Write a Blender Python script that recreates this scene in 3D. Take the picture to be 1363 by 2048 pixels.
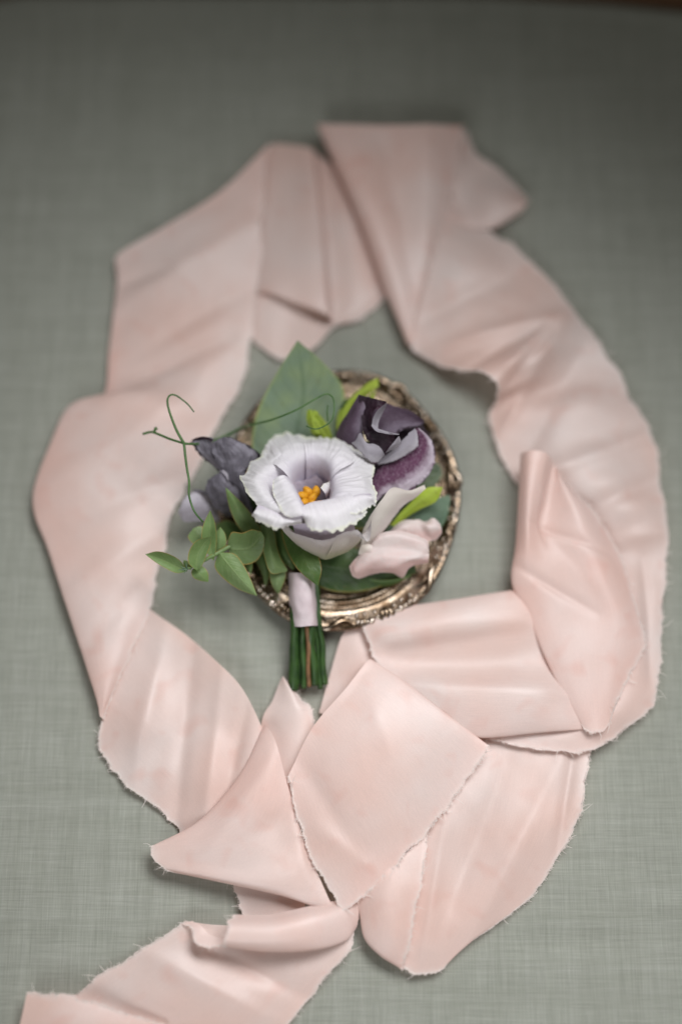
import bpy, math, random
from mathutils import Vector, Matrix, noise
random.seed(7)
scene = bpy.context.scene
for o in list(bpy.data.objects):
    bpy.data.objects.remove(o)

# ------------------------------------------------------------------ camera
TILT = math.radians(15.0); DIST = 0.665; LENS = 50.0; SENS = 36.0
CAM = Vector((0, -DIST * math.sin(TILT), DIST * math.cos(TILT)))
UP = Vector((0, math.cos(TILT), math.sin(TILT))); FWD = Vector((0, math.sin(TILT), -math.cos(TILT)))

def P(px, py, z=0.0):
    """photo pixel + height above the cloth in mm -> point in the scene (metres)"""
    d = Vector((1, 0, 0)) * ((px - 681.5) / 2048 * SENS) + UP * (-(py - 1024) / 2048 * SENS) + FWD * LENS
    return CAM + d * ((z * 0.001 - CAM.z) / d.z)

cam = bpy.data.cameras.new('camera')
cam.lens = LENS; cam.sensor_fit = 'VERTICAL'; cam.sensor_height = SENS
cam.clip_start = 0.01; cam.clip_end = 50
cam.dof.use_dof = True
cam.dof.focus_distance = (P(600, 1035, 41) - CAM).dot(FWD)
cam.dof.aperture_fstop = 1.1
cam.dof.aperture_blades = 0
cam_o = bpy.data.objects.new('camera', cam)
scene.collection.objects.link(cam_o)
cam_o.location = CAM; cam_o.rotation_euler = (TILT, 0, 0)
scene.camera = cam_o

# ------------------------------------------------------------------ light
world = bpy.data.worlds.new('World'); scene.world = world
world.use_nodes = True
bg = world.node_tree.nodes['Background']
bg.inputs[0].default_value = (1.0, 0.94, 0.82, 1); bg.inputs[1].default_value = 0.085

def area_light(name, loc, target, sx, sy, power, col, spread=180):
    L = bpy.data.lights.new(name, 'AREA'); L.shape = 'RECTANGLE'; L.size = sx; L.size_y = sy
    L.energy = power; L.color = col; L.spread = math.radians(spread)
    o = bpy.data.objects.new(name, L); scene.collection.objects.link(o)
    o.location = loc
    o.rotation_euler = (Vector(target) - Vector(loc)).to_track_quat('-Z', 'Y').to_euler()
    return o
area_light('window_light', (0.17, 0.13, 0.50), (-0.03, -0.205, 0), 0.46, 0.22, 1.20, (0.985, 0.985, 1.0), 82)
area_light('camera_side_fill_light', (-0.22, -0.80, 0.62), (0.0, -0.17, 0.02), 0.70, 0.50, 0.55, (0.99, 0.985, 1.0), 52)  # added soft fill from the camera side, no known window there

vs = scene.view_settings
vs.view_transform = 'Standard'; vs.look = 'None'; vs.gamma = 1.0; vs.exposure = 0.0; vs.use_curve_mapping = False
scene.cycles.max_bounces = 8

# ------------------------------------------------------------------ node helpers
class NT:
    def __init__(s, name):
        s.m = bpy.data.materials.new(name); s.m.use_nodes = True
        s.t = s.m.node_tree; s.t.nodes.clear()
        s.out = s.n('ShaderNodeOutputMaterial')
    def n(s, typ, **kw):
        nd = s.t.nodes.new(typ)
        for k, v in kw.items():
            setattr(nd, k, v)
        return nd
    def set(s, sock, v):
        if isinstance(v, bpy.types.NodeSocket): s.t.links.new(v, sock)
        elif isinstance(v, (tuple, list)):
            sock.default_value = tuple(v) + ((1,) if len(v) == 3 and sock.type == 'RGBA' else ())
        else: sock.default_value = v
    def coord(s, kind='Object'):
        return s.n('ShaderNodeTexCoord').outputs[kind]
    def mapping(s, vec, scale=(1, 1, 1), loc=(0, 0, 0), rot=(0, 0, 0)):
        m = s.n('ShaderNodeMapping'); s.set(m.inputs['Vector'], vec)
        m.inputs['Scale'].default_value = scale; m.inputs['Location'].default_value = loc
        m.inputs['Rotation'].default_value = rot
        return m.outputs[0]
    def noise(s, vec, scale, detail=2, rough=0.5, dist=0.0):
        t = s.n('ShaderNodeTexNoise'); s.set(t.inputs['Vector'], vec)
        t.inputs['Scale'].default_value = scale; t.inputs['Detail'].default_value = detail
        t.inputs['Roughness'].default_value = rough; t.inputs['Distortion'].default_value = dist
        return t.outputs['Fac']
    def wave(s, vec, scale, direction='X', dist=0.0, dscale=1.0):
        t = s.n('ShaderNodeTexWave', bands_direction=direction); s.set(t.inputs['Vector'], vec)
        t.inputs['Scale'].default_value = scale; t.inputs['Distortion'].default_value = dist
        t.inputs['Detail Scale'].default_value = dscale
        return t.outputs['Fac']
    def ramp(s, fac, stops, interp='LINEAR'):
        r = s.n('ShaderNodeValToRGB'); r.color_ramp.interpolation = interp
        s.set(r.inputs[0], fac)
        el = r.color_ramp.elements
        while len(el) < len(stops): el.new(0.5)
        for e, (p, c) in zip(el, stops):
            e.position = p
            e.color = (c, c, c, 1) if isinstance(c, (int, float)) else tuple(c) + (1,)
        return r.outputs[0]
    def mix(s, fac, a, b, blend='MIX'):
        m = s.n('ShaderNodeMix', data_type='RGBA', blend_type=blend)
        s.set(m.inputs[0], fac); s.set(m.inputs[6], a); s.set(m.inputs[7], b)
        return m.outputs[2]
    def math(s, op, a, b=0.0, clamp=False):
        m = s.n('ShaderNodeMath', operation=op); m.use_clamp = clamp
        s.set(m.inputs[0], a); s.set(m.inputs[1], b)
        return m.outputs[0]
    def sep(s, vec):
        x = s.n('ShaderNodeSeparateXYZ'); s.set(x.inputs[0], vec); return x.outputs
    def bump(s, h, strength, dist, normal=None):
        b = s.n('ShaderNodeBump'); s.set(b.inputs['Height'], h)
        b.inputs['Strength'].default_value = strength; b.inputs['Distance'].default_value = dist
        if normal: s.set(b.inputs['Normal'], normal)
        return b.outputs[0]
    def bsdf(s, **kw):
        b = s.n('ShaderNodeBsdfPrincipled')
        for k, v in kw.items():
            s.set(b.inputs[k.replace('_', ' ')], v)
        return b
    def finish(s, b, translucent=None, amount=0.2, normal=None):
        sh = b.outputs[0]
        if translucent is not None:
            t = s.n('ShaderNodeBsdfTranslucent'); s.set(t.inputs[0], translucent)
            if normal: s.set(t.inputs['Normal'], normal)
            mx = s.n('ShaderNodeMixShader'); s.set(mx.inputs[0], amount)
            s.t.links.new(sh, mx.inputs[1]); s.t.links.new(t.outputs[0], mx.inputs[2])
            sh = mx.outputs[0]
        s.t.links.new(sh, s.out.inputs[0])
        return s.m

# ------------------------------------------------------------------ materials
def mat_linen():
    N = NT('sage_linen'); co = N.coord()
    jit = N.noise(N.mapping(co, (60, 60, 1)), 1, 2)
    warp = N.noise(N.mapping(co, (1500, 60, 1)), 1, 2, .6)
    weft = N.noise(N.mapping(co, (60, 1500, 1)), 1, 2, .6)
    slx = N.noise(N.mapping(co, (420, 16, 1)), 1, 4, .7)
    sly = N.noise(N.mapping(co, (14, 420, 1)), 1, 4, .7)
    slx2 = N.noise(N.mapping(co, (130, 7, 1), (3, 1, 0)), 1, 3, .65)
    sly2 = N.noise(N.mapping(co, (6, 130, 1), (1, 4, 0)), 1, 3, .65)
    fine = N.math('ADD', N.math('MULTIPLY', warp, .5), N.math('MULTIPLY', weft, .5))
    thr = N.math('ADD', N.math('MULTIPLY', slx, .5), N.math('MULTIPLY', sly, .5))
    thr2 = N.math('ADD', N.math('MULTIPLY', slx2, .5), N.math('MULTIPLY', sly2, .5))
    blot = N.noise(co, 11, 3)
    c = N.ramp(thr, [(.30, (.214, .224, .190)), (.5, (.248, .258, .224)), (.70, (.288, .296, .264))])
    c = N.mix(1.0, c, N.ramp(thr2, [(.34, (.92, .92, .91)), (.5, (1, 1, 1)), (.66, (1.10, 1.10, 1.11))]), 'MULTIPLY')
    c = N.mix(1.0, c, N.ramp(fine, [(.3, .80), (.7, 1.20)]), 'MULTIPLY')
    c = N.mix(N.math('MULTIPLY', blot, .35), c, (.244, .256, .208))
    h = N.math('ADD', fine, N.math('MULTIPLY', thr, 1.2))
    b = N.bsdf(Base_Color=c, Roughness=.88, Sheen_Weight=.12, Normal=N.bump(h, .6, .0005))
    b.inputs['Specular IOR Level'].default_value = .15
    return N.finish(b)

def mat_silk():
    N = NT('blush_silk'); co = N.coord()
    uv = N.coord('UV')
    blot = N.noise(co, 48, 3, .55, .6)
    spots = N.noise(N.mapping(co, (1, 1, .3), (2, 7, 0)), 95, 1, .4, .3)
    cloud = N.noise(N.mapping(co, (1, 1, 1), (9, 3, 0)), 20, 2)
    base = N.mix(N.ramp(cloud, [(.35, 0.0), (.65, 1.0)]), (.83, .710, .668), (.82, .605, .538))
    base = N.mix(N.math('MULTIPLY', N.ramp(blot, [(.46, 0.0), (.80, 1.0)]), .24), base, (.785, .54, .465))
    base = N.mix(N.math('MULTIPLY', N.ramp(spots, [(.60, 0.0), (.78, 1.0)]), .36), base, (.755, .45, .38))
    fine = N.noise(N.mapping(co, (2600, 2600, 2600)), 1, 1)
    tn = N.n('ShaderNodeAttribute', attribute_name='torn').outputs['Fac']
    base = N.mix(N.math('MULTIPLY', tn, .6), base, (.85, .79, .76))
    crp = N.noise(co, 130, 3, .55)
    nb = N.bump(crp, .05, .0012)
    fib = N.noise(N.mapping(uv, (9, 420, 1)), 1, 3, .6)
    base = N.mix(1.0, base, N.ramp(fib, [(.3, .94), (.7, 1.05)]), 'MULTIPLY')
    nb = N.bump(fib, .10, .0004, nb)
    nb = N.bump(fine, .25, .0002, nb)
    base = N.mix(1.0, base, N.ramp(fine, [(.3, .96), (.7, 1.04)]), 'MULTIPLY')
    b = N.bsdf(Base_Color=base, Roughness=.42, Normal=nb, Sheen_Weight=.3, Sheen_Roughness=.4)
    b.inputs['Specular IOR Level'].default_value = .6
    b.inputs['Anisotropic'].default_value = .4
    return N.finish(b, N.mix(.5, base, (.86, .48, .37)), .36, nb)

def mat_thread():
    N = NT('silk_thread')
    b = N.bsdf(Base_Color=(.84, .76, .72), Roughness=.7)
    return N.finish(b, (.84, .79, .76), .45)

def mat_metal():
    N = NT('aged_gilt_silver'); co = N.coord()
    tarn = N.noise(co, 190, 4, .6)
    c = N.ramp(tarn, [(.35, (.12, .078, .046)), (.52, (.27, .205, .145)), (.78, (.50, .435, .365))])
    r = N.ramp(N.noise(co, 420, 3), [(.3, .16), (.7, .34)])
    nb = N.bump(N.noise(co, 700, 2), .08, .0005)
    b = N.bsdf(Base_Color=c, Metallic=1.0, Roughness=r, Normal=nb)
    return N.finish(b)

def mat_bead():
    N = NT('polished_bead_silver'); co = N.coord()
    c = N.ramp(N.noise(co, 260, 2), [(.35, (.50, .40, .31)), (.65, (.80, .74, .67))])
    return N.finish(N.bsdf(Base_Color=c, Metallic=1.0, Roughness=.16))

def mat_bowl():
    N = NT('shade_toned_silver'); co = N.coord()
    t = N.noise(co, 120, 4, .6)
    c = N.ramp(t, [(.35, (.10, .085, .06)), (.7, (.24, .20, .15))])  # bowl shade and dark leaf reflections painted into the metal colour
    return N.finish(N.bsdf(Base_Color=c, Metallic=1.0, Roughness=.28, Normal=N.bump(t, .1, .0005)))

def mat_petal_white():
    N = NT('lisianthus_petal'); uv = N.coord('UV'); x = N.sep(uv)
    co = N.coord()
    st = N.noise(N.mapping(uv, (46, 2.2, 1)), 1, 3, .6, .3)
    blot = N.noise(co, 160, 2)
    tt = N.math('ADD', x[1], N.math('MULTIPLY', N.math('SUBTRACT', blot, .5), .22))
    c = N.ramp(tt, [(.0, (.50, .43, .52)), (.12, (.62, .56, .66)), (.28, (.71, .67, .74)), (.45, (.765, .74, .775)), (.94, (.775, .765, .77)), (.995, (.79, .80, .68))])
    c = N.mix(N.math('MULTIPLY', N.ramp(st, [(.5, 0.0), (.8, 1.0)]), .16), c, (.50, .44, .56))
    h = N.math('ADD', N.math('MULTIPLY', st, 1.0), N.math('MULTIPLY', N.noise(co, 520, 2), .35))
    nb = N.bump(N.math('MULTIPLY', h, N.ramp(x[1], [(.35, .25), (.85, 1.0)])), .36, .0011)
    b = N.bsdf(Base_Color=c, Roughness=.62, Normal=nb, Sheen_Weight=.1)
    b.inputs['Specular IOR Level'].default_value = .25
    return N.finish(b, c, .30, nb)

def mat_outer_petal():
    N = NT('lisianthus_outer_petal'); uv = N.coord('UV'); x = N.sep(uv); co = N.coord()
    st = N.noise(N.mapping(uv, (30, 1.4, 1)), 1, 3, .6, .3)
    c = N.ramp(x[1], [(.0, (.46, .48, .30)), (.3, (.60, .56, .48)), (.7, (.64, .60, .57)), (1, (.64, .61, .61))])
    c = N.mix(N.math('MULTIPLY', N.ramp(st, [(.5, 0.0), (.8, 1.0)]), .22), c, (.62, .52, .56))
    nb = N.bump(st, .35, .0008)
    b = N.bsdf(Base_Color=c, Roughness=.6, Normal=nb)
    b.inputs['Specular IOR Level'].default_value = .25
    return N.finish(b, c, .25, nb)

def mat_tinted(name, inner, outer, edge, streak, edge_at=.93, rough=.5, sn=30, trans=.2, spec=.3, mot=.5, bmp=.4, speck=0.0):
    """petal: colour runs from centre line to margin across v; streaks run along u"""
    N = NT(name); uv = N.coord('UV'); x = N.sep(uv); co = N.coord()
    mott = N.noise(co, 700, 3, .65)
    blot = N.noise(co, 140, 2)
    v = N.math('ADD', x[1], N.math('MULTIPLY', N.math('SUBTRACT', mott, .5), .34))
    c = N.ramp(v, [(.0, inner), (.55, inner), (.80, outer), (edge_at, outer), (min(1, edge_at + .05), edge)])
    st = N.noise(N.mapping(uv, (3, sn, 1)), 1, 3, .6, .2)
    c = N.mix(N.math('MULTIPLY', N.ramp(st, [(.45, 0.0), (.75, 1.0)]), mot), c, streak)
    c = N.mix(N.math('MULTIPLY', N.ramp(blot, [(.4, 0.0), (.7, 1.0)]), mot * .5), c, streak)
    sp = N.noise(co, 1500, 2, .6)
    c = N.mix(N.math('MULTIPLY', N.ramp(sp, [(.50, 0.0), (.66, 1.0)]), speck), c, outer)
    nb = N.bump(N.math('ADD', st, N.math('MULTIPLY', mott, .5)), bmp, .0008)
    b = N.bsdf(Base_Color=c, Roughness=rough, Normal=nb)
    b.inputs['Specular IOR Level'].default_value = spec
    return N.finish(b, c, trans, nb)

def mat_leaf(name, a, b_, vein, edge, rough=.45, edge_w=.035, spec=.35, vs_=.6):
    N = NT(name); uv = N.coord('UV'); x = N.sep(uv); co = N.coord()
    m = N.math('ABSOLUTE', N.math('SUBTRACT', x[1], .5))          # 0 at the midrib, .5 at the margin
    big = N.noise(co, 90, 3, .55)
    fine = N.noise(co, 900, 3, .6)
    c = N.mix(N.ramp(big, [(.35, 0.0), (.65, 1.0)]), a, b_)
    c = N.mix(N.math('MULTIPLY', N.ramp(fine, [(.45, 0.0), (.75, 1.0)]), .25), c, vein)
    c = N.mix(N.math('MULTIPLY', N.ramp(N.noise(co, 300, 2, .5, .4), [(.66, 0.0), (.74, 1.0)]), .45), c, (.16, .12, .04))
    c = N.mix(N.math('MULTIPLY', N.ramp(N.noise(co, 45, 2), [(.45, 0.0), (.7, 1.0)]), .18), c, (.24, .28, .17))
    comb = N.n('ShaderNodeCombineXYZ'); N.set(comb.inputs[0], N.math('SUBTRACT', x[0], N.math('MULTIPLY', m, .55)))
    sv = N.wave(comb.outputs[0], 2.6, 'X', .8, 3)
    svm = N.ramp(sv, [(.90, 0.0), (1.0, 1.0)])
    mid = N.ramp(m, [(.0, 1.0), (.018, 1.0), (.035, 0.0)])
    c = N.mix(N.math('MULTIPLY', svm, .28 * vs_), c, vein)
    c = N.mix(N.math('MULTIPLY', mid, .55 * vs_), c, vein)
    e = N.ramp(m, [(.5 - edge_w * 1.2, 0.0), (.5 - edge_w * .5, 1.0)])
    c = N.mix(N.math('MULTIPLY', e, .85), c, edge)
    h = N.math('ADD', N.math('MULTIPLY', svm, -.6), N.math('ADD', N.math('MULTIPLY', mid, -.9), N.math('MULTIPLY', fine, .5)))
    nb = N.bump(h, .35, .0006)
    b = N.bsdf(Base_Color=c, Roughness=rough, Normal=nb)
    b.inputs['Specular IOR Level'].default_value = spec
    return N.finish(b, N.mix(.5, c, (.25, .42, .05)), .22, nb)

def mat_plain(name, a, b_, scale=300, rough=.5, trans=None, amt=.2, spec=.3, bump=.2):
    N = NT(name); co = N.coord()
    f = N.noise(co, scale, 3, .6)
    c = N.mix(N.ramp(f, [(.35, 0.0), (.65, 1.0)]), a, b_)
    nb = N.bump(f, bump, .0006)
    b = N.bsdf(Base_Color=c, Roughness=rough, Normal=nb)
    b.inputs['Specular IOR Level'].default_value = spec
    return N.finish(b, c if trans else None, amt, nb if trans else None)

def mat_wood():
    N = NT('brown_wood'); co = N.coord()
    g = N.noise(N.mapping(co, (6, 160, 1)), 1, 4, .6)
    c = N.ramp(g, [(.3, (.07, .035, .015)), (.7, (.20, .10, .045))])
    return N.finish(N.bsdf(Base_Color=c, Roughness=.45, Normal=N.bump(g, .2, .001)))

M = dict(
    linen=mat_linen(), silk=mat_silk(), thread=mat_thread(), metal=mat_metal(), wood=mat_wood(),
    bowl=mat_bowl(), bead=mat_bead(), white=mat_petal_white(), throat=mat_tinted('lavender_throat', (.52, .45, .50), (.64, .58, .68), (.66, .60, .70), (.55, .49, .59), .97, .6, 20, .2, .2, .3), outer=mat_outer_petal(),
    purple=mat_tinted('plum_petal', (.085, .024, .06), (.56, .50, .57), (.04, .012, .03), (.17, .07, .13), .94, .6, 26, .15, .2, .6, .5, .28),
    plumface=mat_tinted('plum_grey_petal', (.085, .055, .082), (.19, .155, .20), (.02, .008, .016), (.032, .014, .028), .94, .55, 26, .15, .25, .5, .5, .25),  # greyish plum with paler margin and dark edge
    black=mat_tinted('black_plum_petal', (.014, .006, .012), (.022, .008, .016), (.05, .015, .03), (.035, .015, .026), .95, .5, 40, .04, .3, .5),
    lilac=mat_tinted('lilac_grey_petal', (.36, .34, .38), (.47, .45, .49), (.08, .04, .06), (.24, .21, .25), .95, .55, 30, .22, .3, .35),
    slate=mat_tinted('slate_petal', (.155, .145, .175), (.27, .255, .30), (.012, .008, .011), (.05, .045, .055), .88, .5, 14, .15, .35, .85, .7),
    pink=mat_tinted('pink_petal', (.84, .74, .715), (.84, .61, .58), (.84, .66, .62), (.84, .60, .57), .97, .55, 6, .40, .3, .4, .10),
    cream=mat_tinted('cream_petal', (.86, .80, .73), (.86, .77, .73), (.80, .68, .65), (.78, .70, .66), .96, .5, 34, .40, .3, .4, .2),
    euc=mat_leaf('eucalyptus_leaf', (.132, .212, .072), (.17, .262, .10), (.25, .33, .13), (.36, .24, .06)),
    bigleaf=mat_leaf('blue_green_leaf', (.17, .235, .165), (.21, .28, .15), (.09, .15, .085), (.27, .34, .11), .55, .025, .3, 1.0),
    mid=mat_leaf('mid_green_leaf', (.055, .11, .026), (.085, .155, .038), (.12, .19, .065), (.32, .20, .055), .42, .03),
    dark=mat_leaf('dark_green_leaf', (.020, .050, .013), (.040, .086, .018), (.06, .105, .03), (.20, .16, .04), .4, .03),
    sea=mat_leaf('sea_green_leaf', (.085, .145, .10), (.12, .19, .13), (.14, .2, .14), (.15, .22, .12), .6, .03),
    lime=mat_leaf('lime_sepal', (.30, .42, .035), (.40, .50, .06), (.36, .44, .10), (.40, .42, .05), .45, .03),
    tendril=mat_plain('tendril_green', (.045, .10, .03), (.08, .15, .05), 200),
    stem=mat_plain('stem_green', (.012, .034, .008), (.032, .075, .016), 120, .4, spec=.4),
    brown=mat_plain('stem_brown', (.11, .06, .028), (.20, .105, .05), 260),
    anther=mat_plain('anther_orange', (.50, .21, .006), (.64, .32, .016), 700, .6),
    filament=mat_plain('filament', (.45, .42, .14), (.5, .5, .2), 400),
    wrap=mat_plain('mauve_satin', (.64, .54, .56), (.72, .63, .65), 120, .4, True, .2, .45),
)

# ------------------------------------------------------------------ mesh helpers
def cr(p0, p1, p2, p3, t):
    return 0.5 * ((2 * p1) + (p2 - p0) * t + (2 * p0 - 5 * p1 + 4 * p2 - p3) * t * t + (3 * p1 - p0 - 3 * p2 + p3) * t ** 3)

def spline(pts, n, arc=True):
    """n points on a Catmull-Rom curve through pts"""
    k = len(pts)
    if k == 1: return [pts[0].copy() for _ in range(n)]
    ext = [pts[0] * 2 - pts[1]] + list(pts) + [pts[-1] * 2 - pts[-2]]
    def at(s):
        i = min(int(s), k - 2); return cr(ext[i], ext[i + 1], ext[i + 2], ext[i + 3], s - i)
    if not arc:
        return [at((k - 1) * j / (n - 1)) for j in range(n)]
    m = max(60, 14 * k)
    fine = [at((k - 1) * j / m) for j in range(m + 1)]
    L = [0.0]
    for a, b in zip(fine, fine[1:]): L.append(L[-1] + (b - a).length)
    out = []; i = 0
    for j in range(n):
        d = L[-1] * j / (n - 1)
        while i < m - 1 and L[i + 1] < d: i += 1
        seg = L[i + 1] - L[i]
        out.append(fine[i].lerp(fine[i + 1], 0 if seg < 1e-12 else min(1, (d - L[i]) / seg)))
    return out

def surf(curves, nu, nv, arc=None):
    """grid[i][j]: i along the curves, j across them"""
    same = len({len(c) for c in curves}) == 1
    a = (not same) if arc is None else arc
    cs = [spline(c, nu, a) for c in curves]
    return [spline([c[i] for c in cs], nv, False) for i in range(nu)]

class MB:
    def __init__(s): s.v = []; s.f = []; s.uv = []
    def grid(s, g, close_u=False, close_v=False):
        nu = len(g); nv = len(g[0]); o = len(s.v)
        for i in range(nu):
            for j in range(nv): s.v.append(g[i][j][:])
        for i in range(nu if close_u else nu - 1):
            for j in range(nv if close_v else nv - 1):
                i2 = (i + 1) % nu; j2 = (j + 1) % nv
                s.f.append((o + i * nv + j, o + i2 * nv + j, o + i2 * nv + j2, o + i * nv + j2))
                s.uv += [(i / (nu - 1), j / (nv - 1)), ((i + 1) / (nu - 1), j / (nv - 1)),
                         ((i + 1) / (nu - 1), (j + 1) / (nv - 1)), (i / (nu - 1), (j + 1) / (nv - 1))]
        return s
    def tube(s, pts, rad, n=10, seg=None, cap=True):
        c = spline(pts, seg or max(8, 6 * len(pts)))
        k = len(c); R = rad if callable(rad) else (lambda t: rad)
        nrm = None; g = []
        for i in range(k):
            t = (c[min(i + 1, k - 1)] - c[max(i - 1, 0)]).normalized()
            if nrm is None:
                nrm = t.orthogonal().normalized()
            nrm = (nrm - t * nrm.dot(t)).normalized(); bi = t.cross(nrm)
            r = R(i / (k - 1))
            g.append([c[i] + (nrm * math.cos(2 * math.pi * q / n) + bi * math.sin(2 * math.pi * q / n)) * r for q in range(n)])
        o = len(s.v); s.grid(g, close_v=True)
        if cap:
            s.f.append(tuple(o + q for q in range(n))); s.uv += [(0, 0)] * n
            s.f.append(tuple(o + (k - 1) * n + q for q in range(n))[::-1]); s.uv += [(1, 0)] * n
        return s
    def mesh(s, name):
        me = bpy.data.meshes.new(name)
        me.from_pydata([tuple(v) for v in s.v], [], s.f)
        ul = me.uv_layers.new(name='UVMap')
        for i, u in enumerate(s.uv): ul.data[i].uv = u
        me.polygons.foreach_set('use_smooth', [True] * len(me.polygons))
        me.update()
        return me
    def build(s, name, mat, parent=None):
        me = s.mesh(name); me.materials.append(M[mat])
        o = bpy.data.objects.new(name, me); scene.collection.objects.link(o)
        if parent is not None: attach(o, parent)
        return o

def attach(o, parent):
    o.parent = parent
    o.matrix_parent_inverse = world_of(parent).inverted()
def world_of(o):
    m = o.matrix_basis.copy()
    return world_of(o.parent) @ o.matrix_parent_inverse @ m if o.parent else m
def empty(name, loc, parent=None):
    o = bpy.data.objects.new(name, None); o.location = loc; o.empty_display_size = .005
    scene.collection.objects.link(o)
    if parent is not None:
        attach(o, parent)
    return o
def tag(o, label=None, cat=None, kind=None, group=None):
    if label: o['label'] = label
    if cat: o['category'] = cat
    if kind: o['kind'] = kind
    if group: o['group'] = group
    return o
def PX(*pts): return [P(*p) for p in pts]
def nz(p, s, seed=0.0): return noise.noise(Vector((p.x * s + seed, p.y * s - seed * .7, p.z * s + seed * .3)))

# ------------------------------------------------------------------ table and cloth
def build_cloth():
    mb = MB(); nx, ny = 150, 180
    g = []
    def far(x):   # far edge of the cloth
        base = P(681, -8).y
        t = (x - P(900, 0).x) / (P(1363, 0).x - P(900, 0).x)
        e = base - max(0, t) ** 1.6 * (P(681, -8).y - P(681, 24).y)
        t2 = (P(60, 0).x - x) / .03
        return e - min(max(0, t2), 1.2) ** 1.5 * .006
    y0 = -0.42
    for j in range(ny):
        row = []
        for i in range(nx):
            x = -.36 + .72 * i / (nx - 1)
            y1 = far(x)
            y = y0 + (y1 - y0) * j / (ny - 1)
            p = Vector((x, y, 0))
            z = .0007 * nz(p, 14, 3) + .0004 * nz(p, 33, 8)
            # a faint crease running across the lower right and two old fold lines
            c = P(1150, 1885); d = (y - c.y) - .10 * (x - c.x) * (x - c.x) / .05
            z += -.0016 * math.exp(-(d / .004) ** 2) * math.exp(-((x - c.x) / .035) ** 2)
            d2 = (y - P(1150, 1765).y) + .22 * (x - P(1150, 1765).x)
            z += .0007 * math.exp(-(d2 / .003) ** 2)
            z -= .0010
            row.append(Vector((x, y, z)))
        g.append(row)
    mb.grid(g)
    cl = mb.build('tablecloth', 'linen')
    tag(cl, 'sage grey linen tablecloth lying flat under the ribbon and dish', 'tablecloth')
    # turned hem along the far edge
    hb = MB(); gg = []
    for i in range(nx):
        v = g[-1][i]
        prof = [(-.009, .0002), (-.006, .0006), (-.002, .0007), (.0006, .0003), (.0009, -.0003), (.0, -.0010)]
        gg.append([Vector((v.x, v.y + a, v.z + b)) for a, b in prof])
    hb.grid(gg); hb.build('hem', 'linen', cl)
    # wooden table top below
    tb = MB(); h = .03
    xs, ys = (-.7, .7), (-.7, .9)
    def box(x0, x1, y0, y1, z0, z1):
        o = len(tb.v)
        for z in (z0, z1):
            for x, y in ((x0, y0), (x1, y0), (x1, y1), (x0, y1)): tb.v.append(Vector((x, y, z)))
        for f in ((3, 2, 1, 0), (4, 5, 6, 7), (0, 1, 5, 4), (1, 2, 6, 5), (2, 3, 7, 6), (3, 0, 4, 7)):
            tb.f.append(tuple(o + q for q in f)); tb.uv += [(0, 0)] * 4
    box(*xs, *ys, -.036, -.006)
    t = tb.build('table', 'wood'); t.data.polygons.foreach_set('use_smooth', [False] * len(t.data.polygons))
    tag(t, 'brown wooden table top showing past the far hem of the cloth', 'table')
build_cloth()

# ------------------------------------------------------------------ silk ribbon
RB = MB(); FR = MB(); TORN = []
def fray(edge, inner, dens=1.0, long_=1.0):
    """loose threads along a torn edge: edge and inner are rows of points"""
    for i in range(len(edge) - 1):
        a, b = edge[i], edge[i + 1]
        out = (a - inner[i]); 
        if out.length < 1e-9: continue
        out.normalize(); al = (b - a)
        n = int(al.length / .00042 * dens * (1.15 + 1.6 * nz(a, 120, 2)) + random.random())
        for q in range(n):
            p = a.lerp(b, random.random()) - out * .0009 + Vector((0, 0, .00015))
            d = (out + al.normalized() * random.uniform(-1.1, 1.1) + Vector((0, 0, random.uniform(-.1, .7)))).normalized()
            L = random.uniform(.0006, .0019) * long_ * (random.uniform(1.6, 4.0) if random.random() < .09 else 1)
            w = random.uniform(.00006, .00012)
            s = d.cross(Vector((0, 0, 1))).normalized() * w
            bend = al.normalized() * random.uniform(-.5, .5) * L + Vector((0, 0, random.uniform(-.2, .3) * L))
            o = len(FR.v)
            m = p + d * L * .55; e = p + d * L + bend * .6
            FR.v += [p - s, p + s, m + s, m - s, e + s * .5, e - s * .5]
            FR.f += [(o, o + 1, o + 2, o + 3), (o + 3, o + 2, o + 4, o + 5)]
            FR.uv += [(0, 0)] * 8

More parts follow.
